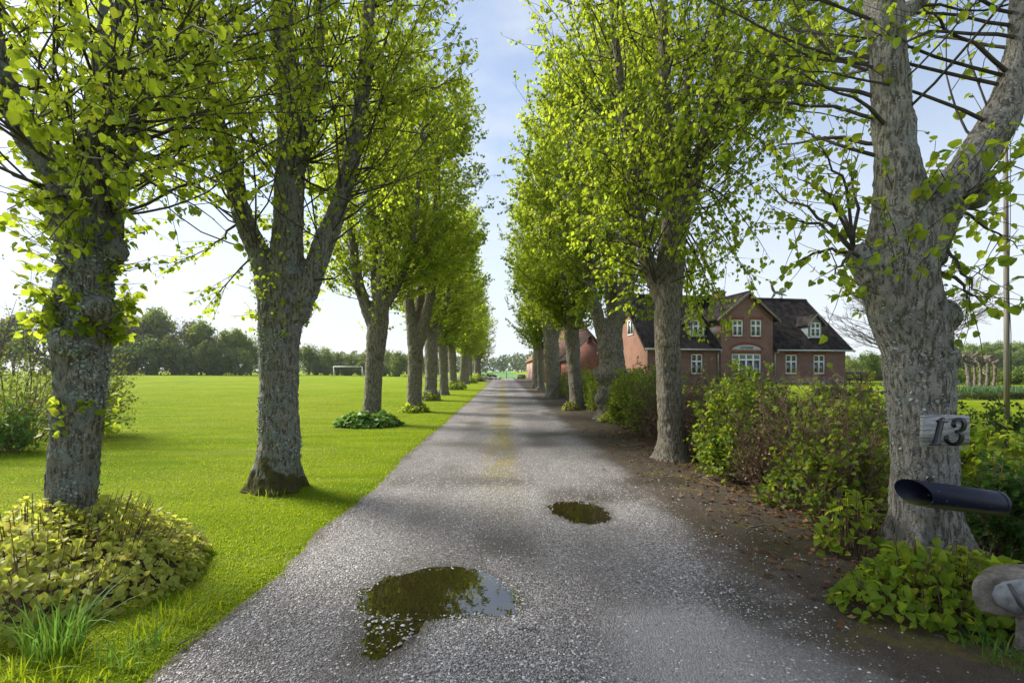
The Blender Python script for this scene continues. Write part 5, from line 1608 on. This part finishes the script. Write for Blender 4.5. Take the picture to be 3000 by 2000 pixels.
def litter():
    rs = np.random.RandomState(31)
    N = 3600
    y = 2.6 + 9 * rs.rand(N) ** 1.3
    x = 3.35 - .03 * y + rs.randn(N) * .42
    x = np.where(rs.rand(N) < .18, 1.9 + 1.6 * rs.rand(N), x)
    z = np.maximum(road_z(x, y), gh(x, y)) + .006 + .02 * rs.rand(N)
    z = np.where(x > 4.2, .01, z)
    p = np.c_[x, y, z]
    ax = norm(np.c_[rs.randn(N), rs.randn(N), rs.randn(N) * .25])
    nr = norm(np.c_[rs.randn(N) * .4, rs.randn(N) * .4, 1 + 0 * x])
    V, polys = leaf_mesh_arrays(p, ax, nr, .02 + .04 * rs.rand(N), LEAF_FAR)
    tag(link('leaf_litter', mesh_np('leaf_litter', V, polys, M['leaf_litter'])), 'brown dry leaves lying on the bare earth below the hedge', 'leaves', None, 'stuff')
litter()
def stick(label, p0, p1, r, seed):
    rs = np.random.RandomState(seed)
    a, b = flat(*p0), flat(*p1)
    t = np.linspace(0, 1, 7)
    pts = np.c_[a[0] + (b[0] - a[0]) * t, a[1] + (b[1] - a[1]) * t, 0 * t + .03] + rs.randn(7, 3) * np.array([.012, .012, .004])
    o = pts[0].copy()
    tag(link('fallen_twig', MB().tube(pts - o, np.linspace(r, r * .4, 7), 6).mesh('fallen_twig', M['twig_grey'], True), None, tuple(o)), label, 'twig')
stick('pale fallen twig lying on the earth below the shoots', (2735, 1872), (2775, 1885), .006, 1)
stick('thin dead twig on the leaf litter under the bright green hedge shrub', (2060, 1402), (2120, 1438), .006, 2)
stick('dead root-like stick on the mossy earth', (2190, 1552), (2260, 1545), .009, 3)
stick('straw-coloured twig on the wet gravel below the large puddle', (1515, 1852), (1570, 1858), .006, 4)
stick('dark curved twig where lawn meets gravel', (520, 1910), (600, 1858), .005, 5)

# ------------------------------------------------------------------ distant garden, field edge, farmyard
def bg_meshes(seed, kind):
    rs = np.random.RandomState(seed)
    n_c, n_l, ls = (34, 72, (.34, .58))
    h = 10.0
    if kind == 'tall':
        cz, r, z0 = 6.3, np.array([2.3, 2.3, 3.9]), 1.5
    elif kind == 'wide':
        cz, r, z0 = 5.0, np.array([3.6, 3.4, 4.6]), .5
    else:
        cz, r, z0 = 4.6, np.array([3.0, 3.0, 5.0]), .2
    u = norm(rs.randn(n_c, 3)) * (.35 + .62 * rs.rand(n_c, 1) ** .5)
    c = u * r + np.array([0, 0, cz])
    c[:, 2] = np.clip(c[:, 2], .4, None)
    cr = .75 + .75 * rs.rand(n_c)
    idx = np.repeat(np.arange(n_c), n_l)
    d = norm(rs.randn(len(idx), 3))
    p = c[idx] + d * (cr[idx] * (.45 + .6 * rs.rand(len(idx)) ** .6))[:, None]
    ax = norm(d * .6 + rs.randn(len(idx), 3) * .6 + np.array([0, 0, -.25]))
    nr = norm(d + rs.randn(len(idx), 3) * .5)
    s = ls[0] + (ls[1] - ls[0]) * rs.rand(len(idx))
    # sprays that break the outline
    k = 420
    dd = norm(rs.randn(k, 3) * np.array([1, 1, .8]) + np.array([0, 0, .5]))
    p = np.r_[p, dd * r * (1.0 + .25 * rs.rand(k, 1)) + np.array([0, 0, cz])]
    ax, nr, s = np.r_[ax, norm(rs.randn(k, 3))], np.r_[nr, norm(rs.randn(k, 3))], np.r_[s, .22 + .2 * rs.rand(k)]
    kp = p[:, 2] > .05
    V, polys = leaf_mesh_arrays(p[kp], ax[kp], nr[kp], s[kp], LEAF_BLOB)
    tr = MB().tube([(0, 0, -.3), (.1, 0, 2), (.05, .1, 4.5), (0, 0, h * .8)], [.24, .19, .13, .03], 7)
    st = norm(c - np.array([0, 0, 3.0])) 
    pts = np.stack([np.c_[0 * c[:, :2], np.clip(c[:, 2] - 2.4, .8, 7)], np.c_[c[:, :2] * .5, c[:, 2] - .9], c], 1)
    Vt, Qt = tubes(pts, np.repeat(np.array([[.08, .05, .02]]), n_c, 0), 4)
    tr.add(Vt, [Qt])
    sh = norm(rs.randn(160, 3) * np.array([1, 1, .7]) + np.array([0, 0, .7]))
    ends = sh * r * (1.0 + .3 * rs.rand(160, 1)) + np.array([0, 0, cz])
    Vt, Qt = tubes(np.stack([ends * np.array([.55, .55, .8]), ends * np.array([.8, .8, .93]), ends], 1), np.repeat(np.array([[.03, .022, .012]]), 160, 0), 3)
    tr.add(Vt, [Qt])
    return (V, polys), tr
BG = {}
for kind in ('tall', 'wide', 'bushy'):
    for v in (0, 1):
        (V, polys), tr = bg_meshes({'tall': 500, 'wide': 510, 'bushy': 520}[kind] + v, kind)
        tm = tr.mesh('trunk', M['twig_grey'], True)
        for lm in ('leaf_far1', 'leaf_far2', 'leaf_far3', 'leaf_far4'):
            BG[kind, v, lm] = (V, polys, tm)
BGM = {}
def bg_tree(label, px, Y, top, kind, lm, width=1.0, group='trees at the far side of the lawn', v=None, x=None, name='hedgerow_tree'):
    x = (px - VX) / F * Y if x is None else x
    g = float(gh(x, Y))
    h = H + (HY - top) / F * Y - g
    v = (int(abs(px) * 7) % 2) if v is None else v
    key = (kind, v, lm)
    if key not in BGM:
        V, polys, tm = BG[key]
        BGM[key] = (mesh_np('crown', V, polys, M[lm]), tm)
    cm, tm = BGM[key]
    r = thing(name, label, 'tree', (x, Y, g), (px * 1.7) % 6.28, group)
    r.scale = (h / 10 * width, h / 10 * width, h / 10)
    link('trunk', tm, r)
    tag(link('crown', cm, r), kind='stuff')
    return r
D1, D2, D3, D4 = 'leaf_far1', 'leaf_far2', 'leaf_far3', 'leaf_far4'
lab = {D1: 'mid green hedgerow tree at the far side of the lawn', D2: 'dark green hedgerow tree at the far side of the lawn', D3: 'pale blossom-grey hedgerow tree at the far side of the lawn', D4: 'fresh yellow-green hedgerow tree at the far side of the lawn'}
for px, Y, top, kind, lm, w in [(-60, 74, 930, 'wide', D1, 1), (40, 78, 935, 'tall', D3, 1), (130, 76, 930, 'wide', D1, 1), (215, 78, 935, 'tall', D4, 1), (290, 79, 940, 'wide', D1, 1), (350, 82, 918, 'tall', D1, 1.05), (395, 80, 928, 'wide', D3, .9),
                                (430, 76, 985, 'bushy', D2, 1.2), (460, 82, 915, 'tall', D1, .9), (505, 78, 985, 'bushy', D4, 1), (540, 83, 940, 'wide', D3, 1), (590, 82, 950, 'tall', D1, .9), (605, 79, 1000, 'bushy', D4, 1), (640, 84, 965, 'wide', D4, 1), (690, 85, 972, 'tall', D1, 1), (735, 87, 985, 'wide', D1, 1),
                                (330, 74, 1010, 'bushy', D2, 1.3), (370, 75, 1020, 'bushy', D2, 1.3), (560, 78, 1020, 'bushy', D2, 1.4), (650, 80, 1020, 'bushy', D2, 1.3), (700, 82, 1020, 'bushy', D1, 1.3), (790, 90, 1000, 'wide', D1, 1)]:
    bg_tree(lab[lm], px, Y, top, kind, lm, w)
for px, Y, top, kind, lm, w in [(850, 96, 1010, 'wide', D1, 1), (905, 100, 1008, 'wide', D4, 1), (950, 100, 1018, 'bushy', D1, 1.2), (990, 104, 1032, 'bushy', D4, 1.3), (1030, 104, 1036, 'bushy', D1, 1.3), (1075, 106, 1030, 'wide', D2, 1), (1140, 104, 1024, 'wide', D1, 1), (1170, 100, 1030, 'bushy', D4, 1.2), (1205, 104, 1036, 'wide', D1, 1), (1250, 108, 1040, 'wide', D2, 1), (1290, 108, 1046, 'bushy', D1, 1.2), (930, 98, 1060, 'bushy', D2, 1.3), (1010, 100, 1060, 'bushy', D2, 1.3), (1060, 102, 1058, 'bushy', D1, 1.3), (1120, 100, 1062, 'bushy', D2, 1.2)]:
    bg_tree({D1: 'mid green field-edge tree behind the goal', D2: 'dark green field-edge bush behind the goal', D4: 'yellow-green field-edge tree behind the goal'}[lm], px, Y, top, kind, lm, w, 'low trees behind the goal')
for px, Y, top, kind, lm, w in [(2495, 58, 1042, 'bushy', D1, 1), (2545, 46, 1028, 'wide', D2, .8), (2585, 50, 1040, 'bushy', D2, 1), (2440, 62, 1060, 'bushy', D1, 1)]:
    bg_tree({D1: 'pale green garden tree behind the farmhouse corner', D2: 'dark feathery garden tree beyond the farmhouse'}[lm], px, Y, top, kind, lm, w, 'garden trees beyond the farmhouse', name='garden_tree')
# wood beyond the garden: trunks one can tell apart
kk = 0
for Y, tops_ in ((118, 1025), (132, 1012), (146, 1006)):
    for px in range(2690, 3260, 46):
        kk += 1
        p2 = px + (kk * 37) % 29
        bg_tree('slim-trunked tree at the edge of the wood beyond the garden', p2, Y + (kk * 13) % 7, tops_ + (kk * 17) % 14 - 6, 'tall' if kk % 3 else 'wide', (D1, D4, D1, D2)[kk % 4], .95, 'edge of the wood beyond the garden', name='woodland_tree')

def far_wood():
    rs = np.random.RandomState(77)
    n_c = 420
    cx = -150 + 420 * rs.rand(n_c)
    cy = 262 + 55 * rs.rand(n_c)
    ch_ = 8.5 + 4.0 * rs.rand(n_c) + 2.0 * np.sin(cx * .05)
    idx = np.repeat(np.arange(n_c), 50)
    d = norm(rs.randn(len(idx), 3))
    rr = np.c_[2.6 + 0 * ch_, 2.6 + 0 * ch_, ch_ * .46][idx]
    p = np.c_[cx, cy, ch_ * .56][idx] + d * rr * (.8 + .25 * rs.rand(len(idx), 1))
    kp = p[:, 2] > 0
    p, d = p[kp], d[kp]
    V, polys = leaf_mesh_arrays(p, norm(rs.randn(len(p), 3)), norm(d + .5 * rs.randn(len(p), 3)), .95 + 1.05 * rs.rand(len(p)), LEAF_BLOB)
    tag(link('woods', mesh_np('woods', V, polys, M['leaf_wood'])), 'distant hazy green wood closing the view beyond the crop field', 'wood', None, 'stuff')
far_wood()

# big leafless tree behind the farmhouse
rs = np.random.RandomState(9)
bt = base_at(2665, 50)
bt = (bt[0], bt[1], float(gh(*bt)))
bare = thing('bare_tree', 'large leafless tree with a fan of thin branches behind the farmhouse', 'tree', bt)
MB().tube([(0, 0, -.2), (.05, 0, 1.2), (0, .1, 2.4), (.05, 0, 4.5), (0, 0, 8)], [.5, .42, .4, .25, .06], 10).build('trunk', M['bark'], bare, smooth=True)
n_ = 46
a = rs.rand(n_) * 6.283
st_ = np.c_[0 * a, 0 * a, 1.8 + 4.0 * rs.rand(n_)]
d0 = norm(np.c_[np.cos(a), np.sin(a), .25 + .9 * rs.rand(n_)])
pts, LL = grow_shoots(rs, st_, d0, 6.5 + 4 * rs.rand(n_), (np.array([0, 0, 5.2]), np.array([8.4, 8.4, 6.6])), .02, .10, 10)
V1, Q1 = tubes(pts, .085 * np.linspace(1, .16, 10)[None].repeat(n_, 0), 5)
t1, _ = twigs_on(rs, pts, LL, 12, 1.0, 2.6, n=6, t0=.3, spread=.6)
V2, Q2 = tubes(t1, np.linspace(.026, .012, 6)[None].repeat(len(t1), 0), 3)
t2, _ = twigs_on(rs, t1, None, 4, .4, 1.0, n=3, t0=.3, spread=.6)
V3, Q3 = tubes(t2, np.linspace(.014, .008, 3)[None].repeat(len(t2), 0), 3)
MB().add(V1, [Q1]).add(V2, [Q2]).add(V3, [Q3]).build('branches', M['twig_grey'], bare, smooth=True)

# football goal
M['goal'] = plain('goal_white', (.78, .79, .8), .4, .04)
gx0, gx1, GY = (977 - VX) / F * 82, (1061 - VX) / F * 82, 82.0
gg = float(gh((gx0 + gx1) / 2, GY))
goal = thing('football_goal', 'white football goal frame standing on the far lawn', 'goal', ((gx0 + gx1) / 2, GY, gg))
hw_ = (gx1 - gx0) / 2
for s_ in (-1, 1):
    MB().tube([(s_ * hw_, 0, -.05), (s_ * hw_, 0, 1.95)], [.06, .06], 8).build('post', M['goal'], goal)
    MB().tube([(s_ * hw_, 0, 1.9), (s_ * hw_, 1.0, .03)], [.03, .03], 6).build('back_stay', M['goal'], goal)
MB().tube([(-hw_ - .06, 0, 1.95), (hw_ + .06, 0, 1.95)], [.06, .06], 8).build('crossbar', M['goal'], goal)

# wooden pole with cable
pb = base_at(2950, 13.8)
pole = thing('wooden_pole', 'tall weathered wooden pole with a cable on the garden lawn', 'pole', (pb[0], pb[1], float(gh(*pb))))
def pole_mat():
    t = NT('pole_wood')
    g = t.noise(t.pos((30, 30, .8)), 1.0, 5.0, .7)
    c = t.mix(t.rng(g, .35, .65), (.08, .066, .052), (.22, .20, .175))
    z = t.n('ShaderNodeSeparateXYZ', {0: t.n('ShaderNodeTexCoord').outputs['Object']}).outputs[2]
    c = t.mix(t.math('MULTIPLY', t.rng(t.math('ADD', z, t.math('MULTIPLY', g, 1.4)), 3.0, 1.4), .55), c, (.13, .13, .045))
    return t.done(t.bsdf(c, .9, t.bump(g, .5, .01)))
M['pole'] = pole_mat()
MB().tube([(0, 0, -.2), (-.01, 0, 3), (-.03, 0, 6), (-.05, 0, 9.2)], [.070, .066, .060, .054], 14).build('post', M['pole'], pole, smooth=True)
MB().tube([(.02, -.075, 9.0), (.01, -.085, 6), (-.04, -.08, 4.0), (.03, -.085, 2.6), (.075, -.04, 1.0)], [.010] * 5, 5).build('cable', M['black'], pole, smooth=True)

# garden beds behind the lawn
for k, (px, Y, rx) in enumerate([(2840, 21.5, 1.1), (2930, 21.6, 1.2), (3020, 21.7, 1.2)]):
    b = base_at(px, Y)
    shrub('box_edging', ['low clipped box edging nearest the number-board tree', 'low clipped box edging at the foot of the wooden pole', 'low clipped box edging past the wooden pole'][k].replace('nearest', 'next to'), 'hedge', b[0], b[1], rx, .3, .30, 600 + k, stems=60, twigs=8, leaves=7, lsize=(.03, .05), leafm='leaf_box', dome=True, base_r=.95, group='box edging round the garden lawn')
for k, px in enumerate(range(2790, 3080, 34)):
    b = base_at(px, 25.5 + (k % 3) * .7)
    rsk = np.random.RandomState(700 + k)
    n = 130
    x, y = rsk.randn(n) * .38, rsk.randn(n) * .3
    V, polys = blades(x, y, 0 * x, .28 + .22 * rsk.rand(n), .014, rsk, .5)
    tag(link('bulb_leaves', mesh_np('bulb_leaves', V, polys, M['blade_bulb'] if 'blade_bulb' in M else M.setdefault('blade_bulb', blade_mat('bulb_leaf', (.06, .12, .065), (.12, .20, .11), (.10, .2, .06)))), None, (b[0], b[1], float(gh(*b)))), 'clump of blue-green upright bulb leaves behind the box edging', 'plant', 'bulb clumps in the garden bed')
for k, (px, Y, r_, h_, lm) in enumerate([(2775, 36, 1.2, 1.7, 'leaf_far2'), (2835, 37, 1.1, 1.5, 'leaf_far4'), (2890, 36, 1.2, 1.5, 'leaf_far1'), (2945, 37, 1.3, 1.6, 'leaf_far4'), (3000, 36, 1.3, 1.8, 'leaf_far2'), (3060, 37, 1.3, 1.8, 'leaf_far1')]):
    b = base_at(px, Y)
    shrub('garden_shrub', ['dark rounded shrub at the garden bed beside the number-board tree', 'yellow-green shrub behind the knob-headed pollard', 'mid green shrub behind the thin pollard posts', 'yellow-green shrub behind the wooden pole', 'dark rounded shrub past the wooden pole', 'mid green shrub at the end of the garden bed'][k], 'shrub', b[0], b[1], r_, .8, h_, 620 + k, stems=40, twigs=9, leaves=7, lsize=(.08, .13), leafm=lm, group='shrubs behind the garden bed')
M['stump'] = plain('stump_bark', (.105, .088, .07), .95, .4, 9.0, .5)
for k, (px, top, w, lean, knob) in enumerate([(2841, 1047, 12, -8, True), (2857, 1058, 7, -3, False), (2873, 1060, 8, -1, False), (2892, 1051, 9, 3, True), (2911, 1059, 8, 6, False)]):
    Y = 31 + k % 2
    b = base_at(px, Y)
    g = float(gh(*b))
    o_ = np.array([b[0], b[1], g])
    pt = P(px + lean, top, Y) - o_
    t_ = thing('pollard_stump', ['pollard stump with a wide knobbly head', 'thin leaning pollard stump next to the knobbly one', 'thin upright pollard stump in the garden bed', 'stout pollard stump with a forked head', 'leaning pollard stump beside the wooden pole'][k], 'tree', tuple(o_), 0, 'pollarded trunks in the garden bed')
    r_ = w / 2 / F * Y
    mb = MB().tube([(0, 0, -.1), pt * .5 + (0.02, 0, 0), pt], [r_ * 1.15, r_, r_ * 1.1], 9)
    rk = np.random.RandomState(k)
    for j in range(16 if knob else 5):
        c = pt + rk.randn(3) * np.array([.26, .2, .14] if k == 0 else [.1, .1, .12])
        th_ = np.linspace(.1, 3.04, 6)
        rr_ = (.13 if knob else .09) * (.7 + .6 * rk.rand())
        mb.tube(c + np.c_[0 * th_, 0 * th_, -np.cos(th_) * rr_], np.sin(th_) * rr_, 7)
    link('trunk', remesh(mb, .05, .03, k * 5.0, 'trunk', M['stump']), t_)
    sh_ = pt + norm(rk.randn(30, 3) + np.array([0, 0, .6])) * .22
    e_ = sh_ + norm(rk.randn(30, 3) + np.array([0, 0, 1.2])) * .2
    Vt, Qt = tubes(np.stack([sh_, e_], 1), np.repeat(np.array([[.012, .006]]), 30, 0), 3)
    MB().add(Vt, [Qt]).build('shoots', M['twig'], t_)
# pavilion with a pale tent roof
pv = base_at(2870, 62)
pg = float(gh(*pv))
pav = thing('garden_pavilion', 'pale tent-roofed garden pavilion behind the pollard stumps', 'pavilion', (pv[0], pv[1], pg))
M['canvas'] = plain('pale_canvas', (.62, .58, .53), .8, .08, 3.0)
ap = H + (HY - 1078) / F * 62 - pg
e_z = H + (HY - 1097) / F * 62 - pg
for k in range(8):
    a0_, a1_ = k * np.pi / 4 + .006, (k + 1) * np.pi / 4 - .006
    R_ = 2.0
    q = [(0, 0, ap), (R_ * math.cos(a0_), R_ * math.sin(a0_), e_z), (R_ * math.cos(a1_), R_ * math.sin(a1_), e_z)]
    MB().prism(q, (0, 0, -.03)).build('roof_panel', M['canvas'], pav)
    MB().tube([(0, 0, ap + .03), (R_ * math.cos(a0_), R_ * math.sin(a0_), e_z + .03)], [.035, .035], 5).build('rib', M['twig'], pav)
    MB().tube([(R_ * .96 * math.cos(a0_), R_ * .96 * math.sin(a0_), 0), (R_ * .96 * math.cos(a0_), R_ * .96 * math.sin(a0_), e_z)], [.04, .04], 5).build('post', M['white'], pav)
# mulch bed
V, Q = grid_sheet(np.linspace(0, 6.5, 9), np.linspace(0, 2.0, 6), lambda x, y: .03 + .03 * np.sin(x * 2) * np.sin(y * 3))
mu = base_at(2440, 25.5)
M['mulch'] = plain('bark_mulch', (.12, .055, .03), .95, .4, 30.0, .8)
tag(link('mulch_bed', mesh_np('mulch_bed', V, [Q], M['mulch'], True), None, (mu[0], mu[1], float(gh(*mu)) + .02)), 'brown bark mulch bed in the garden', None, None, 'structure')
# garden bench and fence past the house corner
gb = base_at(2500, 41.5)
gbg = float(gh(*gb))
bench = thing('garden_bench', 'black slatted garden bench past the farmhouse corner', 'bench', (gb[0], gb[1], gbg), .2)
for k in range(4):
    MB().box(-.75, .75, -.22 + k * .12, -.12 + k * .12, .42, .45).build('seat_slat', M['black'], bench)
for k in range(3):
    MB().box(-.75, .75, .26, .29, .55 + k * .13, .65 + k * .13).build('back_slat', M['black'], bench)
for s_ in (-.68, .68):
    for v_ in (-.2, .24):
        MB().box(s_ - .03, s_ + .03, v_ - .03, v_ + .03, 0, .42 if v_ < 0 else .95).build('leg', M['black'], bench)
    MB().box(s_ - .03, s_ + .03, -.24, .24, .60, .64).build('armrest', M['black'], bench)
gf = base_at(2530, 46)
gfg = float(gh(*gf))
fence = thing('garden_fence', 'dark wooden garden fence beyond the black bench', 'fence', (gf[0], gf[1], gfg))
M['fence'] = plain('dark_fence', (.05, .045, .04), .85, .3)
for k in range(24):
    MB().box(-2.4 + k * .2, -2.4 + k * .2 + .16, 0, .025, .05, 1.05).build('board', M['fence'], fence)
for z_ in (.3, .85):
    MB().box(-2.45, 2.45, .026, .07, z_, z_ + .08).build('rail', M['fence'], fence)

# wing behind the farmhouse and the barn along the yard
def building(name, label, x0, x1, y0, y1, base, eave, ridge, along, wallm, roofm, openings=()):
    t_ = thing(name, label, 'building', ((x0 + x1) / 2, (y0 + y1) / 2, base))
    hx, hy = (x1 - x0) / 2, (y1 - y0) / 2
    if along == 'y':
        prof = [(-hx, -hy, 0), (hx, -hy, 0), (hx, -hy, eave), (0, -hy, ridge), (-hx, -hy, eave)]
        MB().prism(prof, (0, 2 * hy, 0)).build('wall', wallm, t_)
        for s_ in (-1, 1):
            k_ = (ridge - eave) / hx
            q = [(s_ * (hx + .4), -hy - .3, eave - .4 * k_ + .1), (s_ * (hx + .4), hy + .3, eave - .4 * k_ + .1), (0, hy + .3, ridge + .1), (0, -hy - .3, ridge + .1)]
            if s_ < 0:
                q = [q[1], q[0], q[3], q[2]]
            corrugated('roof', roofm, q, int(hy * 2 / .3), 2, .03, parent=t_)
    else:
        prof = [(-hx, -hy, 0), (-hx, hy, 0), (-hx, hy, eave), (-hx, 0, ridge), (-hx, -hy, eave)]
        MB().prism(prof, (2 * hx, 0, 0)).build('wall', wallm, t_)
        for s_ in (-1, 1):
            k_ = (ridge - eave) / hy
            q = [(-hx - .3, s_ * (hy + .4), eave - .4 * k_ + .1), (hx + .3, s_ * (hy + .4), eave - .4 * k_ + .1), (hx + .3, 0, ridge + .1), (-hx - .3, 0, ridge + .1)]
            if s_ > 0:
                q = [q[1], q[0], q[3], q[2]]
            corrugated('roof', roofm, q, int(hx * 2 / .3), 2, .03, parent=t_)
    return t_
M['brick_barn'] = brick_mat('barn_brick', 1, (.40, .20, .14), (.45, .36, .3), .12)
M['tile'] = plain('mossy_tile', (.16, .10, .035), .9, .5, 1.5, .3)
barn = building('barn', 'long pinkish brick barn with mossy tiled roof beside the farmyard', 4.9, 13.5, 58, 96, 0, 3.5, 8.3, 'y', M['brick_barn'], M['tile'])
bx_ = (4.9 - 13.5) / 2
for k, y_ in enumerate((-14, -9.5, -5, 0, 5, 10, 15)):
    w_ = .55 if k != 5 else 1.3
    zt = 2.1 if k != 5 else 2.7
    zb = .95 if k != 5 else 0
    pts = [(bx_ - .03, y_ - w_, zb), (bx_ - .03, y_ + w_, zb), (bx_ - .03, y_ + w_, zt - .3), (bx_ - .03, y_ + w_ * .5, zt), (bx_ - .03, y_ - w_ * .5, zt), (bx_ - .03, y_ - w_, zt - .3)]
    MB().prism(pts, (.06, 0, 0)).build('door' if k == 5 else 'window', M['roof_edge'], barn)
building('house_wing', 'low red brick wing behind the ribbed and burred trees', 7.2, 11.8, 50, 60, .2, 2.7, 5.0, 'y', brick_mat('wing_brick', 0, (.26, .075, .05), (.28, .19, .16)), M['roof'])

# yard end: stone heap, low hedge, post, log pile
yh = base_at(1428, 80)
shrub('low_hedge', 'low dark hedge at the end of the drive by the crop field', 'hedge', yh[0], yh[1], 1.5, .5, .95, 801, stems=50, twigs=9, leaves=7, lsize=(.1, .16), leafm='leaf_dark', base_r=.9)
M['rubble'] = plain('field_stone', (.30, .27, .24), .9, .3, 6.0, .3)
rk = np.random.RandomState(4)
for k in range(16):
    px_, Y_ = 1412 + 4.2 * k * (.75 + .2 * rk.rand()), 74 + rk.rand() * 2
    b = base_at(px_ - (k % 2) * 3, Y_)
    r_ = .16 + .16 * rk.rand()
    th_ = np.linspace(.1, 3.04, 6)
    mb = MB().tube(np.c_[0 * th_, 0 * th_, -np.cos(th_) * r_ * .7 + r_ * .5], np.sin(th_) * r_, 7)
    me = mb.mesh('field_stone', M['rubble'], True)
    tag(link('field_stone', me, None, (b[0], b[1], .03 + .22 * rk.rand()), (0, 0, rk.rand() * 6), (1.3, 1, 1)), 'rounded field stone in the heap at the end of the drive', 'stone', 'heap of field stones at the farmyard')
yp = base_at(1484, 84)
tag(link('marker_post', MB().tube([(0, 0, 0), (0, 0, 1.5), (0, 0, 1.58)], [.06, .06, .02], 8).mesh('marker_post', M['pole']), None, (yp[0], yp[1], 0)), 'slim wooden post at the edge of the crop field', 'post')
for k in range(14):
    row, i = divmod(k, 5)
    b = base_at(1527, 80)
    tag(link('log', MB().tube([(0, -.5, 0), (0, .5, 0)], [.15, .14], 9).mesh('log', M['bark']), None, (b[0] - .7 + i * .31 + row * .15, b[1] + rk.randn() * .08, .16 + row * .27), (0, 0, rk.randn() * .15)), 'short dark log in the pile by the barn corner', 'log', 'log pile by the barn')

# ------------------------------------------------------------------ thin spring haze over the whole place
hz_t = NT('haze')
hv = hz_t.n('ShaderNodeVolumePrincipled', {'Color': (.86, .92, 1.0), 'Density': .00025, 'Anisotropy': .3})
hz_t.t.links.new(hv.outputs[0], hz_t.out.inputs['Volume'])
tag(link('haze', MB().box(-950, 950, -80, 1550, -1.5, 26).mesh('haze', hz_t.m)), 'thin pale haze in the air', 'haze', None, 'stuff')
